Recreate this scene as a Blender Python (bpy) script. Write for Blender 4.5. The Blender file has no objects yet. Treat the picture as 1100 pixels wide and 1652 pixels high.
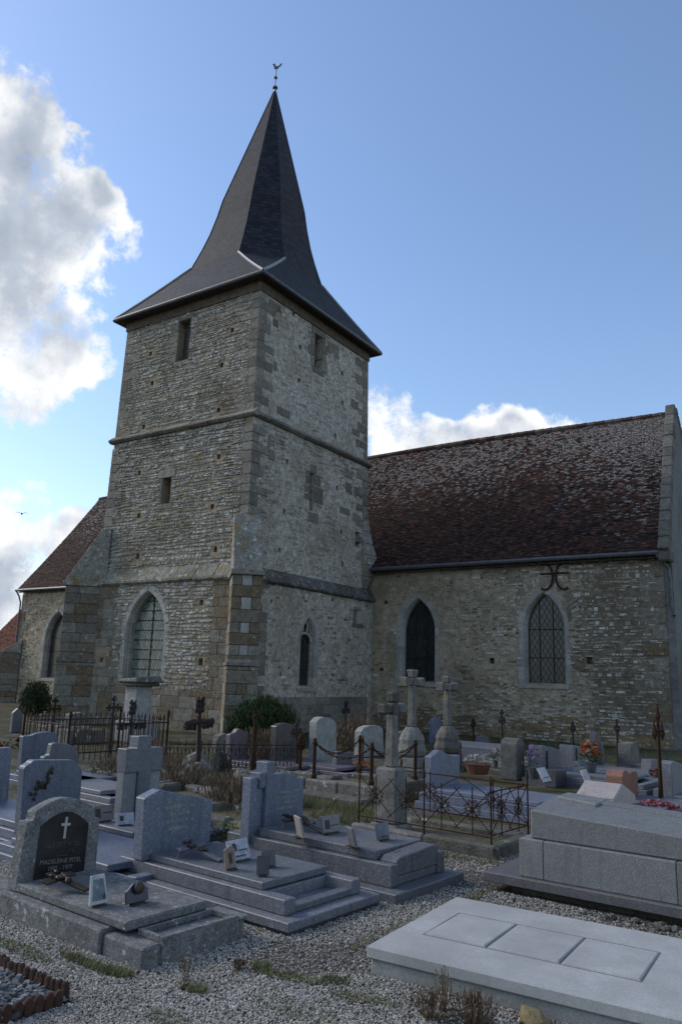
import bpy, bmesh, math, random
from math import sin, cos, pi, sqrt, radians, atan2
from mathutils import Vector, Matrix
from mathutils.geometry import tessellate_polygon
R = random.Random(7)
scene = bpy.context.scene
COL = scene.collection

# ------------------------------------------------------------------ camera
F_PX, YAW, TILT, ROLL = 1248.22, 0.59101, 0.211735, 0.031984
fw = Vector((-sin(YAW) * cos(TILT), cos(YAW) * cos(TILT), sin(TILT)))
rt = Vector((cos(YAW), sin(YAW), 0)); up = rt.cross(fw)
rt, up = cos(ROLL) * rt + sin(ROLL) * up, -sin(ROLL) * rt + cos(ROLL) * up
cam = bpy.data.cameras.new('camera'); camo = bpy.data.objects.new('camera', cam); COL.objects.link(camo)
m = Matrix((rt, up, -fw)).transposed().to_4x4(); m.translation = (0, 0, 1.8)
camo.matrix_world = m
cam.sensor_fit = 'VERTICAL'; cam.sensor_height = 24; cam.lens = 24 * F_PX / 1652
scene.cycles.max_bounces = 5; scene.cycles.diffuse_bounces = 3; scene.cycles.glossy_bounces = 2
cam.clip_start = 0.1; cam.clip_end = 6000
scene.camera = camo

# ------------------------------------------------------------------ light
SUN = Vector((-0.80, -0.20, 0.57)).normalized()          # towards the sun: veiled by cloud, high on the left
SUN_EL = math.asin(SUN.z); SUN_AZ = atan2(SUN.x, SUN.y)
sl = bpy.data.lights.new('sun', 'SUN'); sl.energy = 2.0; sl.angle = radians(22); sl.color = (1, .935, .84)
so = bpy.data.objects.new('sun', sl); COL.objects.link(so)
so.rotation_euler = SUN.to_track_quat('Z', 'Y').to_euler(); so.location = (0, 0, 60)
vs = scene.view_settings
vs.view_transform = 'Standard'; vs.look = 'None'; vs.exposure = 0.32; vs.gamma = 1; vs.use_curve_mapping = False

class NT:
    def __init__(s, tree): s.t = tree
    def __call__(s, typ, ins=None, **props):
        n = s.t.nodes.new(typ)
        for k, v in props.items(): setattr(n, k, v)
        for k, v in (ins or {}).items():
            sk = n.inputs[k]
            if isinstance(v, bpy.types.NodeSocket): s.t.links.new(v, sk)
            else: sk.default_value = v
        return n
    def math(s, op, a, b=0.0, c=0.0, clamp=False):
        n = s('ShaderNodeMath', {0: a, 1: b, 2: c}, operation=op); n.use_clamp = clamp; return n.outputs[0]
    def mix(s, f, a, b, blend='MIX'):
        n = s('ShaderNodeMix', {0: f, 6: a, 7: b}, data_type='RGBA', blend_type=blend); return n.outputs[2]
    def noise(s, vec, scale, detail=4, rough=.55, out=0):
        return s('ShaderNodeTexNoise', {'Vector': vec, 'Scale': scale, 'Detail': detail, 'Roughness': rough}).outputs[out]
    def smooth(s, v, lo, hi, a=0.0, b=1.0):
        n = s('ShaderNodeMapRange', {0: v, 1: lo, 2: hi, 3: a, 4: b}, interpolation_type='SMOOTHSTEP'); return n.outputs[0]
    def ramp(s, f, stops, interp='LINEAR'):
        n = s('ShaderNodeValToRGB', {0: f}); cr = n.color_ramp; cr.interpolation = interp
        while len(cr.elements) < len(stops): cr.elements.new(.5)
        for e, (p, c) in zip(cr.elements, stops): e.position = p; e.color = (*c, 1)
        return n.outputs[0]

# ------------------------------------------------------------------ sky with broken cumulus
w = bpy.data.worlds.new('World'); scene.world = w; w.use_nodes = True
w.node_tree.nodes.clear(); N = NT(w.node_tree)
tc = N('ShaderNodeTexCoord').outputs['Generated']
sky = N('ShaderNodeTexSky', sky_type='NISHITA', sun_disc=False, sun_elevation=SUN_EL, sun_rotation=SUN_AZ,
        air_density=1.2, dust_density=0.7, ozone_density=2.0, altitude=100)
BLOBS = [(-.700,.390,.598,.045),(-.722,.419,.550,.058),(-.726,.468,.503,.080),(-.703,.511,.495,.053),(-.765,.481,.427,.078),
 (-.793,.504,.342,.070),(-.757,.543,.364,.046),(-.811,.380,.445,.150),(-.675,.500,.543,.026),(-.682,.437,.588,.010),
 (-.814,.559,.159,.056),(-.788,.591,.171,.040),(-.839,.534,.105,.070),(-.860,.507,.052,.10),(-.76,.64,.09,.07),
 (-.478,.812,.338,.055),(-.418,.859,.297,.048),(-.360,.882,.304,.038),(-.324,.894,.305,.028),(-.43,.87,.23,.07),(-.36,.9,.24,.06),(-.445,.845,.295,.055),(-.39,.873,.29,.05),(-.335,.893,.298,.042),(-.29,.908,.30,.030)]
rb = random.Random(3)
for _ in range(12):                                      # the same broken cloud goes on round the rest of the sky
    az = rb.uniform(radians(15), radians(285)); el = radians(rb.uniform(6, 48)); r0 = rb.uniform(.10, .26)
    BLOBS.append((sin(az) * cos(el), cos(az) * cos(el), sin(el), r0))
nv = N('ShaderNodeVectorMath', {0: tc}, operation='NORMALIZE').outputs[0]
wn = N('ShaderNodeTexNoise', {'Vector': nv, 'Scale': 7.0, 'Detail': 3, 'Roughness': .6}).outputs['Color']
wv = N('ShaderNodeVectorMath', {0: N('ShaderNodeVectorMath', {0: wn, 1: (.5, .5, .5)}, operation='SUBTRACT').outputs[0], 1: (.13, .13, .13)}, operation='MULTIPLY').outputs[0]
pv = N('ShaderNodeVectorMath', {0: nv, 1: wv}, operation='ADD').outputs[0]
acc = None
for x, y, z, r0 in BLOBS:
    d = N('ShaderNodeVectorMath', {0: pv, 1: Vector((x, y, z)).normalized()}, operation='DISTANCE').outputs['Value']
    v = N.math('MAXIMUM', N.math('MULTIPLY_ADD', N.math('MULTIPLY', d, d), -1 / (r0 * 1.38) ** 2, 1.0), 0.0)
    v = N.math('MULTIPLY', v, v)
    acc = v if acc is None else N.math('ADD', acc, v)
core = N.smooth(acc, .7, 1.9)
acc = N.math('MINIMUM', acc, .92)
gate = N.smooth(acc, .0, .22)
def cloud(vec): return N.math('ADD', acc, N.math('MULTIPLY', N.math('MULTIPLY', gate, 2.6), N.math('SUBTRACT', N.noise(vec, 17, 8, .66), .5)))
d0 = cloud(nv)
off = N('ShaderNodeVectorMath', {0: nv, 1: (.012, .012, .030)}, operation='ADD').outputs[0]
d1 = cloud(off)
alpha = N.smooth(d0, .30, .85)
lit = N.math('ADD', N.math('MULTIPLY', N.math('SUBTRACT', d0, d1), .24), .68)
lit = N.math('SUBTRACT', lit, N.math('MULTIPLY', core, .40))
soft = N.noise(nv, 8, 5, .55)
lit = N.math('ADD', lit, N.math('MULTIPLY', N.math('SUBTRACT', soft, .5), 1.5))
ccol = N.ramp(lit, [(0.0, (2.0, 2.3, 2.8)), (.34, (2.9, 3.2, 3.7)), (.72, (5.5, 5.6, 5.7))])
col = N.mix(alpha, N.mix(1.0, sky.outputs[0], (.97, 1.0, 1.08, 1), 'MULTIPLY'), ccol)
bg = N('ShaderNodeBackground', {0: col, 1: 0.15})
N('ShaderNodeOutputWorld', {0: bg.outputs[0]})

# ------------------------------------------------------------------ materials
def mat(name, fn, rough=.85, spec=.3, metal=0.0):
    mt = bpy.data.materials.new(name); mt.use_nodes = True; mt.node_tree.nodes.clear(); n = NT(mt.node_tree)
    b = n('ShaderNodeBsdfPrincipled', {'Roughness': rough, 'Metallic': metal, 'Specular IOR Level': spec})
    n('ShaderNodeOutputMaterial', {0: b.outputs[0]})
    pos = n('ShaderNodeNewGeometry').outputs['Position']
    r = fn(n, pos, b)
    c, h, dist = (r + (None, None))[:3] if isinstance(r, tuple) and isinstance(r[0], bpy.types.NodeSocket) else (r, None, None)
    if isinstance(c, bpy.types.NodeSocket): n.t.links.new(c, b.inputs['Base Color'])
    else: b.inputs['Base Color'].default_value = (*c, 1)
    if h is not None:
        bp = n('ShaderNodeBump', {'Height': h, 'Distance': dist or .01, 'Strength': 1.0}); n.t.links.new(bp.outputs[0], b.inputs['Normal'])
    return mt
def island(n): return n('ShaderNodeNewGeometry').outputs['Random Per Island']
def objrnd(n): return n('ShaderNodeObjectInfo').outputs['Random']
def c4(c): return (*c, 1)

def stone(name, stops, vary='island', stain=(.05, .045, .035), stain_amt=.5, lichen=(), fine=60, bump=.006, rough=.9, spots=None, mid=.6, midsc=7, speck=0, agg=0):
    def fn(n, p, b):
        rnd = island(n) if vary == 'island' else objrnd(n) if vary == 'object' else n.noise(p, 1.7, 5)
        mixv = n.math('ADD', n.math('MULTIPLY', rnd, .72), n.math('MULTIPLY', n.noise(p, 3.1, 6, .65), .34))
        c = n.ramp(mixv, stops)
        g = n.noise(p, fine, 5, .7)
        c = n.mix(.55, c, n.ramp(g, [(.3, (.35, .35, .35)), (.7, (1.25, 1.25, 1.25))]), 'MULTIPLY')
        c = n.mix(mid, c, n.ramp(n.noise(p, midsc, 9, .72), [(.28, (.28, .27, .25)), (.5, (.9, .9, .9)), (.74, (1.55, 1.55, 1.55))]), 'MULTIPLY')
        if speck: c = n.mix(n.math('MULTIPLY', n.smooth(n.noise(p, 38, 4, .6), .60, .66), speck), c, (.55, .55, .52, 1))
        if agg:
            av = n('ShaderNodeSeparateColor', {0: n('ShaderNodeTexVoronoi', {'Vector': p, 'Scale': agg}).outputs['Color']}).outputs[0]
            c = n.mix(.75, c, n.ramp(av, [(0, (.5, .5, .5)), (.5, (1, 1, 1)), (1, (1.6, 1.58, 1.52))]), 'MULTIPLY')
        st = n.smooth(n.noise(p, .55, 6, .62), .47, .68)
        c = n.mix(n.math('MULTIPLY', st, stain_amt), c, c4(stain))
        for lc, thr, sc in lichen:
            lm = n.smooth(n.noise(p, sc, 7, .68), thr, thr + .05)
            c = n.mix(n.math('MULTIPLY', lm, .85), c, c4(lc))
        if spots:
            vz = n('ShaderNodeTexVoronoi', {'Vector': p, 'Scale': spots[1]}).outputs['Distance']
            c = n.mix(n.math('MULTIPLY', n.smooth(vz, .16, .05), n.smooth(n.noise(p, 1.3, 3), .5, .6)), c, c4(spots[0]))
        return c, n.math('ADD', g, n.math('MULTIPLY', n.noise(p, fine * .2, 4), 1.5)), bump
    return mat(name, fn, rough, .2)

def granite(name, base, dark, light, scale=130, rough=.5, stain=0.25, spec=.35):
    def fn(n, p, b):
        v = n('ShaderNodeTexVoronoi', {'Vector': p, 'Scale': scale}).outputs['Color']
        s = n('ShaderNodeSeparateColor', {0: v}).outputs[0]
        c = n.ramp(s, [(0, dark), (.22, [x * .8 for x in base]), (.5, base), (.78, [min(1, x * 1.2) for x in base]), (.93, light)], 'CONSTANT')
        c = n.mix(.45, c, c4(base))
        c = n.mix(1.0, c, n.ramp(objrnd(n), [(0, (.80, .80, .78)), (.5, (1, 1, 1)), (1, (1.14, 1.12, 1.08))]), 'MULTIPLY')
        ps = n('ShaderNodeVectorMath', {0: p, 1: (9.0, 9.0, .9)}, operation='MULTIPLY').outputs[0]
        c = n.mix(n.math('MULTIPLY', n.smooth(n.noise(ps, 1.0, 6, .7), .50, .72), .5), c, c4([x * .42 for x in base]))
        c = n.mix(n.math('MULTIPLY', n.smooth(n.noise(p, 21, 5, .7), .66, .70), .6), c, c4([min(.5, x * 2.0) for x in base]))
        d = n.smooth(n.noise(p, 1.6, 7, .65), .42, .72)
        c = n.mix(n.math('MULTIPLY', d, stain), c, c4([x * .45 for x in base]))
        c = n.mix(.35, c, n.ramp(n.noise(p, 14, 5, .7), [(.3, (.6, .6, .6)), (.7, (1.15, 1.15, 1.15))]), 'MULTIPLY')
        return c, n.noise(p, 90, 3), .0015
    return mat(name, fn, rough, spec)

M = {}
M['rubble'] = stone('rubble', [(.0, (.18, .165, .14)), (.25, (.27, .255, .22)), (.5, (.37, .355, .315)), (.75, (.46, .445, .405)), (.95, (.58, .565, .53))],
    stain=(.11, .09, .055), stain_amt=.55, lichen=[((.27, .18, .055), .625, 1.0), ((.60, .60, .56), .62, 2.8)], mid=.6)
M['nave_rubble'] = stone('nave_rubble', [(.0, (.07, .048, .032)), (.2, (.18, .135, .09)), (.42, (.31, .275, .215)), (.7, (.44, .41, .35)), (.95, (.62, .60, .55))],
    stain=(.10, .085, .06), stain_amt=.4, lichen=[((.58, .57, .53), .66, 3.0)], mid=.6)
M['dark_joint'] = stone('dark_joint', [(.2, (.13, .11, .08)), (.5, (.20, .175, .13)), (.85, (.28, .25, .19))], vary='n', stain=(.09, .075, .05), stain_amt=.6, fine=26, bump=.03, mid=.85, midsc=5, lichen=[((.36, .34, .29), .63, 2.4)])
M['gable'] = stone('gable', [(.2, (.15, .15, .145)), (.6, (.21, .205, .195)), (.9, (.27, .265, .25))], vary='n', stain=(.09, .085, .075), fine=24, bump=.03, mid=.7)
M['quoin_dark'] = stone('quoin_dark', [(.0, (0.125, 0.115, 0.100)), (.5, (0.188, 0.175, 0.150)), (1, (0.263, 0.244, 0.213))], vary='object', fine=40, bump=.012, mid=.7, speck=.3)
M['footing'] = stone('footing', [(.2, (.16, .11, .055)), (.5, (.25, .185, .10)), (.9, (.34, .28, .18))], vary='n', stain=(.10, .075, .045), stain_amt=.5, fine=26, bump=.03, mid=.85, midsc=5, lichen=[((.17, .07, .04), .66, 3.0)])
M['nave_block'] = stone('nave_block', [(.0, (0.172, 0.140, 0.095)), (.4, (0.287, 0.252, 0.189)), (.7, (0.356, 0.319, 0.247)), (1, (0.483, 0.448, 0.378))], vary='object', fine=40, bump=.012, mid=.7, speck=.3)
M['mortar'] = stone('mortar', [(.2, (0.217, 0.177, 0.122)), (.6, (0.328, 0.276, 0.196)), (.9, (0.391, 0.335, 0.249))], vary='n', stain=(0.130, 0.099, 0.060), fine=30, bump=.02,
    lichen=[((0.284, 0.168, 0.044), .70, .8)])
M['render'] = stone('render', [(.2, (0.275, 0.259, 0.219)), (.5, (0.440, 0.419, 0.360)), (.85, (0.578, 0.552, 0.482))], vary='n', stain=(0.234, 0.199, 0.140), stain_amt=.6, fine=24, bump=.03,
    lichen=[((0.632, 0.605, 0.524), .62, 2.2), ((0.207, 0.180, 0.134), .64, 3.3)], spots=((0.138, 0.113, 0.079), 3.2), mid=1.0, midsc=6, speck=.45)
M['nave_render'] = stone('nave_render', [(.2, (0.275, 0.227, 0.156)), (.5, (0.396, 0.335, 0.236)), (.85, (0.495, 0.423, 0.313))], vary='n', stain=(0.186, 0.155, 0.104), stain_amt=.75, fine=26, bump=.03, mid=.85, midsc=5,
    lichen=[((0.330, 0.206, 0.076), .66, .8), ((0.143, 0.108, 0.071), .61, 3.4), ((0.516, 0.464, 0.370), .64, 2.2)], spots=((0.099, 0.067, 0.042), 2.6))
M['ashlar'] = stone('ashlar', [(.0, (0.123, 0.083, 0.045)), (.3, (0.180, 0.137, 0.085)), (.55, (0.190, 0.171, 0.135)), (.8, (0.237, 0.221, 0.180)), (1.05, (0.314, 0.294, 0.250))], vary='object',
    stain=(0.104, 0.098, 0.085), stain_amt=.5, lichen=[((0.437, 0.451, 0.420), .62, 5.0), ((0.285, 0.186, 0.050), .66, 1.6)], fine=45, bump=.016, mid=.8, speck=.5)
M['quoin'] = stone('quoin', [(.0, (0.134, 0.122, 0.103)), (.5, (0.203, 0.188, 0.157)), (1, (0.289, 0.268, 0.224))], vary='object',
    stain=(0.106, 0.099, 0.081), stain_amt=.5, lichen=[((0.404, 0.395, 0.349), .62, 5.0), ((0.308, 0.197, 0.045), .66, 1.3)], fine=45, bump=.016, mid=.8, speck=.5)
M['dressed'] = stone('dressed', [(.0, (.28, .27, .245)), (.5, (.36, .35, .32)), (1, (.44, .43, .40))], vary='object', stain=(.20, .19, .165), stain_amt=.5, fine=40, bump=.008, mid=.5)
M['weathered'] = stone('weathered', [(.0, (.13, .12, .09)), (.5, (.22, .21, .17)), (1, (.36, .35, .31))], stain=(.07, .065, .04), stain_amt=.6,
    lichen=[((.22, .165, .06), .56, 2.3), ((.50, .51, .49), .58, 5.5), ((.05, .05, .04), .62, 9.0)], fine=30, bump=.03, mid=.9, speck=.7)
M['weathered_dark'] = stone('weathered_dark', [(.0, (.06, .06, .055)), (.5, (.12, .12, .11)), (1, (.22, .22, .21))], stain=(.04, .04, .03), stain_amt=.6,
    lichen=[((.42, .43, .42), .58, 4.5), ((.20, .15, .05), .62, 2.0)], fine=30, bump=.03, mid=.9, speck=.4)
M['coping'] = stone('coping', [(.0, (0.109, 0.104, 0.090)), (.6, (0.158, 0.151, 0.131)), (1, (0.218, 0.208, 0.183))], vary='object', lichen=[((0.288, 0.288, 0.268), .64, 3.0), ((0.034, 0.034, 0.030), .62, 4.0)], fine=20, bump=.03)
M['old_stone'] = stone('old_stone', [(.0, (0.097, 0.096, 0.086)), (.5, (0.155, 0.153, 0.140)), (1, (0.207, 0.204, 0.189))], vary='object', stain=(0.053, 0.049, 0.041), stain_amt=.6,
    lichen=[((0.390, 0.397, 0.385), .63, 5.0), ((0.230, 0.138, 0.023), .60, 2.1)], fine=40, bump=.012)
M['mossy_stone'] = stone('mossy_stone', [(.0, (0.098, 0.095, 0.081)), (.5, (0.154, 0.147, 0.126)), (1, (0.210, 0.203, 0.182))], vary='object', stain=(0.049, 0.049, 0.032), stain_amt=.7,
    lichen=[((0.392, 0.399, 0.378), .60, 6.0), ((0.098, 0.105, 0.035), .63, 2.5)], fine=30, bump=.02)
M['old_pale'] = stone('old_pale', [(.0, (0.238, 0.245, 0.238)), (.5, (0.302, 0.310, 0.302)), (1, (0.360, 0.367, 0.360))], vary='n', stain=(0.187, 0.180, 0.151), stain_amt=.5,
    lichen=[((0.475, 0.482, 0.475), .68, 6.0), ((0.072, 0.072, 0.058), .70, 7.0)], fine=45, bump=.008)
M['ground_block'] = stone('ground_block', [(.2, (.08, .065, .04)), (.6, (.14, .12, .075)), (.9, (.22, .20, .15))], vary='n', fine=45, bump=.02)
M['concrete'] = stone('concrete', [(.2, (0.123, 0.126, 0.130)), (.6, (0.158, 0.162, 0.166)), (.9, (0.186, 0.190, 0.193))], vary='n', stain=(0.084, 0.086, 0.085), stain_amt=.4, fine=110, bump=.003,
    lichen=[((0.359, 0.368, 0.370), .60, 14.0), ((0.281, 0.128, 0.017), .665, 4.0)], mid=.7, midsc=11, agg=110)
M['slab_concrete'] = stone('slab_concrete', [(.2, (0.338, 0.346, 0.346)), (.6, (0.382, 0.389, 0.389)), (.9, (0.418, 0.425, 0.418))], vary='n', stain=(0.259, 0.259, 0.252), stain_amt=.8, fine=140, bump=.0015, mid=.35, midsc=2.5, lichen=[((.26, .26, .24), .66, 6.0), ((.20, .20, .18), .66, 22.0)])
M['base_concrete'] = stone('base_concrete', [(.2, (0.270, 0.270, 0.259)), (.6, (0.315, 0.315, 0.300)), (.9, (0.345, 0.345, 0.330))], vary='n', stain=(0.180, 0.180, 0.158), stain_amt=.5, fine=60, bump=.003, mid=.22, midsc=3)
M['granite_grey'] = granite('granite_grey', (0.134, 0.143, 0.167), (0.050, 0.053, 0.064), (0.296, 0.314, 0.357))
M['granite_blue'] = granite('granite_blue', (0.121, 0.141, 0.192), (0.045, 0.052, 0.074), (0.296, 0.333, 0.414))
M['granite_dark'] = granite('granite_dark', (0.121, 0.126, 0.139), (0.035, 0.037, 0.045), (0.307, 0.318, 0.335), 110)
M['granite_pale'] = granite('granite_pale', (0.176, 0.180, 0.180), (0.088, 0.090, 0.092), (0.311, 0.316, 0.316), 170, stain=.15)
M['granite_pale2'] = granite('granite_pale2', (0.206, 0.218, 0.237), (0.121, 0.124, 0.133), (0.370, 0.385, 0.406), 150, stain=.1)
M['granite_base'] = granite('granite_base', (0.120, 0.117, 0.120), (0.042, 0.042, 0.045), (0.216, 0.216, 0.216), 170)
M['granite_mauve'] = granite('granite_mauve', (0.068, 0.060, 0.070), (0.024, 0.020, 0.026), (0.120, 0.112, 0.124), 160, .35)
M['granite_lilac'] = granite('granite_lilac', (0.149, 0.132, 0.149), (0.066, 0.055, 0.072), (0.231, 0.220, 0.237), 160)
M['granite_pink'] = granite('granite_pink', (0.230, 0.109, 0.077), (0.083, 0.038, 0.032), (0.352, 0.230, 0.186), 130, .4)
M['granite_rose'] = granite('granite_rose', (0.368, 0.328, 0.312), (0.208, 0.176, 0.168), (0.496, 0.464, 0.448), 150)
M['marble'] = stone('marble', [(.2, (0.440, 0.448, 0.448)), (.6, (0.528, 0.536, 0.536)), (.9, (0.592, 0.600, 0.600))], vary='n', stain=(0.264, 0.272, 0.272), stain_amt=.6, fine=50, bump=.002, rough=.6)
M['black_marble'] = mat('black_marble', lambda n, p, b: n.ramp(n.noise(p, 9, 6), [(.3, (.006, .006, .007)), (.75, (.02, .02, .023))]), .16, .5)
M['gold'] = mat('gold', lambda n, p, b: (.42, .33, .14), .45, .5, .3)
M['pale_letter'] = mat('pale_letter', lambda n, p, b: (.15, .145, .135), .6)
M['pale_dim'] = mat('pale_dim', lambda n, p, b: (.055, .055, .055), .6)
M['pale_faint'] = mat('pale_faint', lambda n, p, b: (.03, .03, .031), .6)
M['gold_dim'] = mat('gold_dim', lambda n, p, b: (.26, .245, .20), .5)
M['chrome'] = mat('chrome', lambda n, p, b: (.30, .31, .30), .35, .5, .4)
M['bronze'] = mat('bronze', lambda n, p, b: n.ramp(n.noise(p, 30, 4), [(.3, (.02, .017, .013)), (.7, (.065, .05, .032))]), .5, .4, .5)
M['iron'] = mat('iron', lambda n, p, b: n.ramp(n.noise(p, 26, 6, .7), [(.3, (.016, .014, .014)), (.55, (.035, .024, .02)), (.75, (.10, .042, .02))]), .75, .3, .2)
M['rust'] = mat('rust', lambda n, p, b: n.ramp(n.noise(p, 34, 6, .7), [(.3, (0.015, 0.008, 0.007)), (.55, (0.038, 0.017, 0.009)), (.75, (0.071, 0.029, 0.013))]), .9, .2)
M['black_iron'] = mat('black_iron', lambda n, p, b: n.ramp(n.noise(p, 30, 5), [(.3, (.008, .008, .009)), (.7, (.03, .028, .028))]), .6, .4)
M['lead'] = mat('lead', lambda n, p, b: n.ramp(n.noise(p, 5, 5), [(.3, (0.167, 0.180, 0.198)), (.7, (0.260, 0.273, 0.291))]), .45, .5, .3)
M['zinc'] = mat('zinc', lambda n, p, b: n.ramp(n.noise(p, 6, 5), [(.3, (.06, .065, .07)), (.7, (.12, .125, .13))]), .5, .5, .4)
M['dark_wood'] = mat('dark_wood', lambda n, p, b: n.ramp(n.noise(p, 8, 6), [(.3, (.03, .026, .022)), (.7, (.09, .075, .06))]), .8)
M['grey_wood'] = mat('grey_wood', lambda n, p, b: n.ramp(n.noise(p, 8, 6), [(.3, (.07, .065, .06)), (.7, (.16, .15, .135))]), .8)
M['dark_wood_warm'] = mat('dark_wood_warm', lambda n, p, b: n.ramp(n.noise(p, 6, 6), [(.3, (.055, .042, .03)), (.7, (.13, .10, .07))]), .85)
M['rust_dark'] = M['iron']
M['void'] = mat('void', lambda n, p, b: (.012, .012, .012), 1, 0)
def slate(n, p, b):
    uv = n('ShaderNodeUVMap').outputs[0]
    br = n('ShaderNodeTexBrick', {'Vector': uv, 'Scale': 1.0, 'Color1': (.006, .0075, .012, 1), 'Color2': (.024, .028, .039, 1), 'Mortar': (.004, .0045, .006, 1),
            'Mortar Size': .010, 'Mortar Smooth': .3, 'Brick Width': .26, 'Row Height': .16})
    c = n.mix(.75, br.outputs[0], n.ramp(n.noise(p, 5, 7, .7), [(.3, (.4, .4, .43)), (.72, (1.6, 1.5, 1.4))]), 'MULTIPLY')
    c = n.mix(n.math('MULTIPLY', n.smooth(n.noise(p, 1.1, 5), .5, .75), .18), c, (.035, .036, .040, 1))
    c = n.mix(n.smooth(n.noise(p, 26, 3, .6), .74, .78), c, (.22, .22, .22, 1))
    return c, n.math('SUBTRACT', 1.0, br.outputs[1]), .012
M['slate'] = mat('slate', slate, .68, .28)
M['slate_ridge'] = mat('slate_ridge', lambda n, p, b: n.ramp(n.noise(p, 6, 5), [(.3, (.012, .014, .019)), (.7, (.03, .033, .042))]), .7, .3)
def tile(n, p, b):
    i = island(n)
    c = n.ramp(i, [(0, (.014, .009, .008)), (.35, (.032, .018, .014)), (.7, (.053, .027, .020)), (.92, (.076, .035, .024)), (1, (.125, .055, .034))])
    c = n.mix(.7, c, n.ramp(n.noise(p, 18, 5, .7), [(.3, (.5, .5, .5)), (.72, (1.3, 1.3, 1.3))]), 'MULTIPLY')
    big = n.noise(p, .33, 5, .6); hz = n('ShaderNodeSeparateXYZ', {0: p}).outputs
    zz = n.smooth(hz[2], 6.8, 11.8, -.24, .42)
    xx = n.smooth(hz[0], -11.0, -5.4, -.03, .24)
    wet = n.math('ADD', n.math('ADD', big, zz), xx)
    r2 = n('ShaderNodeTexWhiteNoise', {'W': n.math('MULTIPLY', i, 91.7)}, noise_dimensions='1D').outputs[0]
    th = n.math('SUBTRACT', 1.42, n.math('MULTIPLY', wet, 1.28))
    lm = n.math('MULTIPLY', n.smooth(n.math('SUBTRACT', r2, th), -.05, .35), n.smooth(n.noise(p, 17, 5, .7), .42, .60))
    c = n.mix(n.math('MULTIPLY', lm, .75), c, (.37, .365, .355, 1))
    moss = n.smooth(n.noise(p, .8, 5), .60, .74)
    return n.mix(n.math('MULTIPLY', moss, .5), c, (.035, .028, .022, 1)), n.noise(p, 60, 4), .004
M['tile'] = mat('tile', tile, .9, .2)
M['ridge'] = stone('ridge', [(0, (0.048, 0.028, 0.022)), (.5, (0.088, 0.048, 0.036)), (1, (0.160, 0.136, 0.120))], vary='object', lichen=[((0.320, 0.320, 0.312), .62, 5.0)], fine=30, bump=.01)
M['red_tile'] = mat('red_tile', lambda n, p, b: n.mix(.6, n.ramp(island(n), [(0, (0.070, 0.025, 0.015)), (.5, (0.140, 0.045, 0.025)), (1, (0.210, 0.077, 0.042))]),
    n.ramp(n.noise(p, 9, 5), [(.3, (0.350, 0.350, 0.350)), (.7, (0.840, 0.840, 0.840))]), 'MULTIPLY'), .9, .2)
def glass_fn(base, lead, sc):
    def fn(n, p, b):
        s = n('ShaderNodeSeparateXYZ', {0: p}).outputs
        h = n.math('ADD', s[0], s[1])
        a1 = n.math('ADD', n.math('MULTIPLY', h, sc), n.math('MULTIPLY', s[2], sc * .62)); a2 = n.math('SUBTRACT', n.math('MULTIPLY', h, sc), n.math('MULTIPLY', s[2], sc * .62))
        f1 = n.math('ABSOLUTE', n.math('SUBTRACT', n.math('FRACT', a1), .5)); f2 = n.math('ABSOLUTE', n.math('SUBTRACT', n.math('FRACT', a2), .5))
        ln = n.smooth(n.math('MAXIMUM', f1, f2), .43, .47)
        cell = n('ShaderNodeCombineXYZ', {0: n.math('FLOOR', a1), 1: n.math('FLOOR', a2)}).outputs[0]
        wn = n('ShaderNodeTexWhiteNoise', {'Vector': cell}, noise_dimensions='2D')
        c = n.ramp(wn.outputs[0], base)
        c = n.mix(.5, c, n.ramp(n.noise(p, 7, 5), [(.3, (0.350, 0.350, 0.350)), (.7, (0.910, 0.910, 0.910))]), 'MULTIPLY')
        n.t.links.new(n.math('ADD', n.math('MULTIPLY', ln, .5), .22), b.inputs['Roughness'])
        return n.mix(ln, c, c4(lead)), n.math('ADD', ln, n.math('MULTIPLY', wn.outputs[0], .8)), .004
    return fn
M['glass_dark'] = mat('glass_dark', glass_fn([(0, (.010, .013, .014)), (.5, (.022, .027, .027)), (.85, (.03, .028, .022)), (1, (.05, .035, .02))], (.006, .006, .006), 5.5), .2, .5)
M['glass_mid'] = mat('glass_mid', glass_fn([(0, (0.021, 0.030, 0.036)), (.5, (0.036, 0.047, 0.053)), (.8, (0.051, 0.060, 0.057)), (1, (0.033, 0.030, 0.036))], (0.012, 0.012, 0.013), 5.5), .25, .5)
M['glass_green'] = mat('glass_green', glass_fn([(0, (.10, .135, .125)), (.5, (.17, .215, .20)), (.85, (.23, .27, .25)), (1, (.28, .30, .28))], (.06, .07, .07), 7), .3, .5)
def leaf(name, a, bcol, c):
    return mat(name, lambda n, p, b: n.mix(.5, n.ramp(island(n), [(0, a), (.55, bcol), (1, c)]), n.ramp(n.noise(p, 5, 4), [(.35, (.5, .5, .5)), (.7, (1.3, 1.3, 1.2))]), 'MULTIPLY'), .6, .3)
M['yew'] = leaf('yew', (0.011, 0.022, 0.006), (0.022, 0.045, 0.011), (0.056, 0.083, 0.022))
M['conifer'] = leaf('conifer', (.010, .022, .010), (.02, .04, .015), (.04, .065, .02))
M['leaf'] = leaf('leaf', (.02, .05, .015), (.05, .09, .03), (.10, .15, .05))
M['grass'] = leaf('grass', (.06, .075, .02), (.11, .12, .04), (.20, .18, .08))
M['dry'] = leaf('dry', (.07, .045, .03), (.13, .085, .055), (.20, .15, .09))
M['sage'] = leaf('sage', (.09, .085, .055), (.15, .14, .09), (.22, .20, .14))
def flower(name, cols): return mat(name, lambda n, p, b: n.ramp(island(n), [(i / (len(cols) - 1), c) for i, c in enumerate(cols)]), .6, .3)
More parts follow.
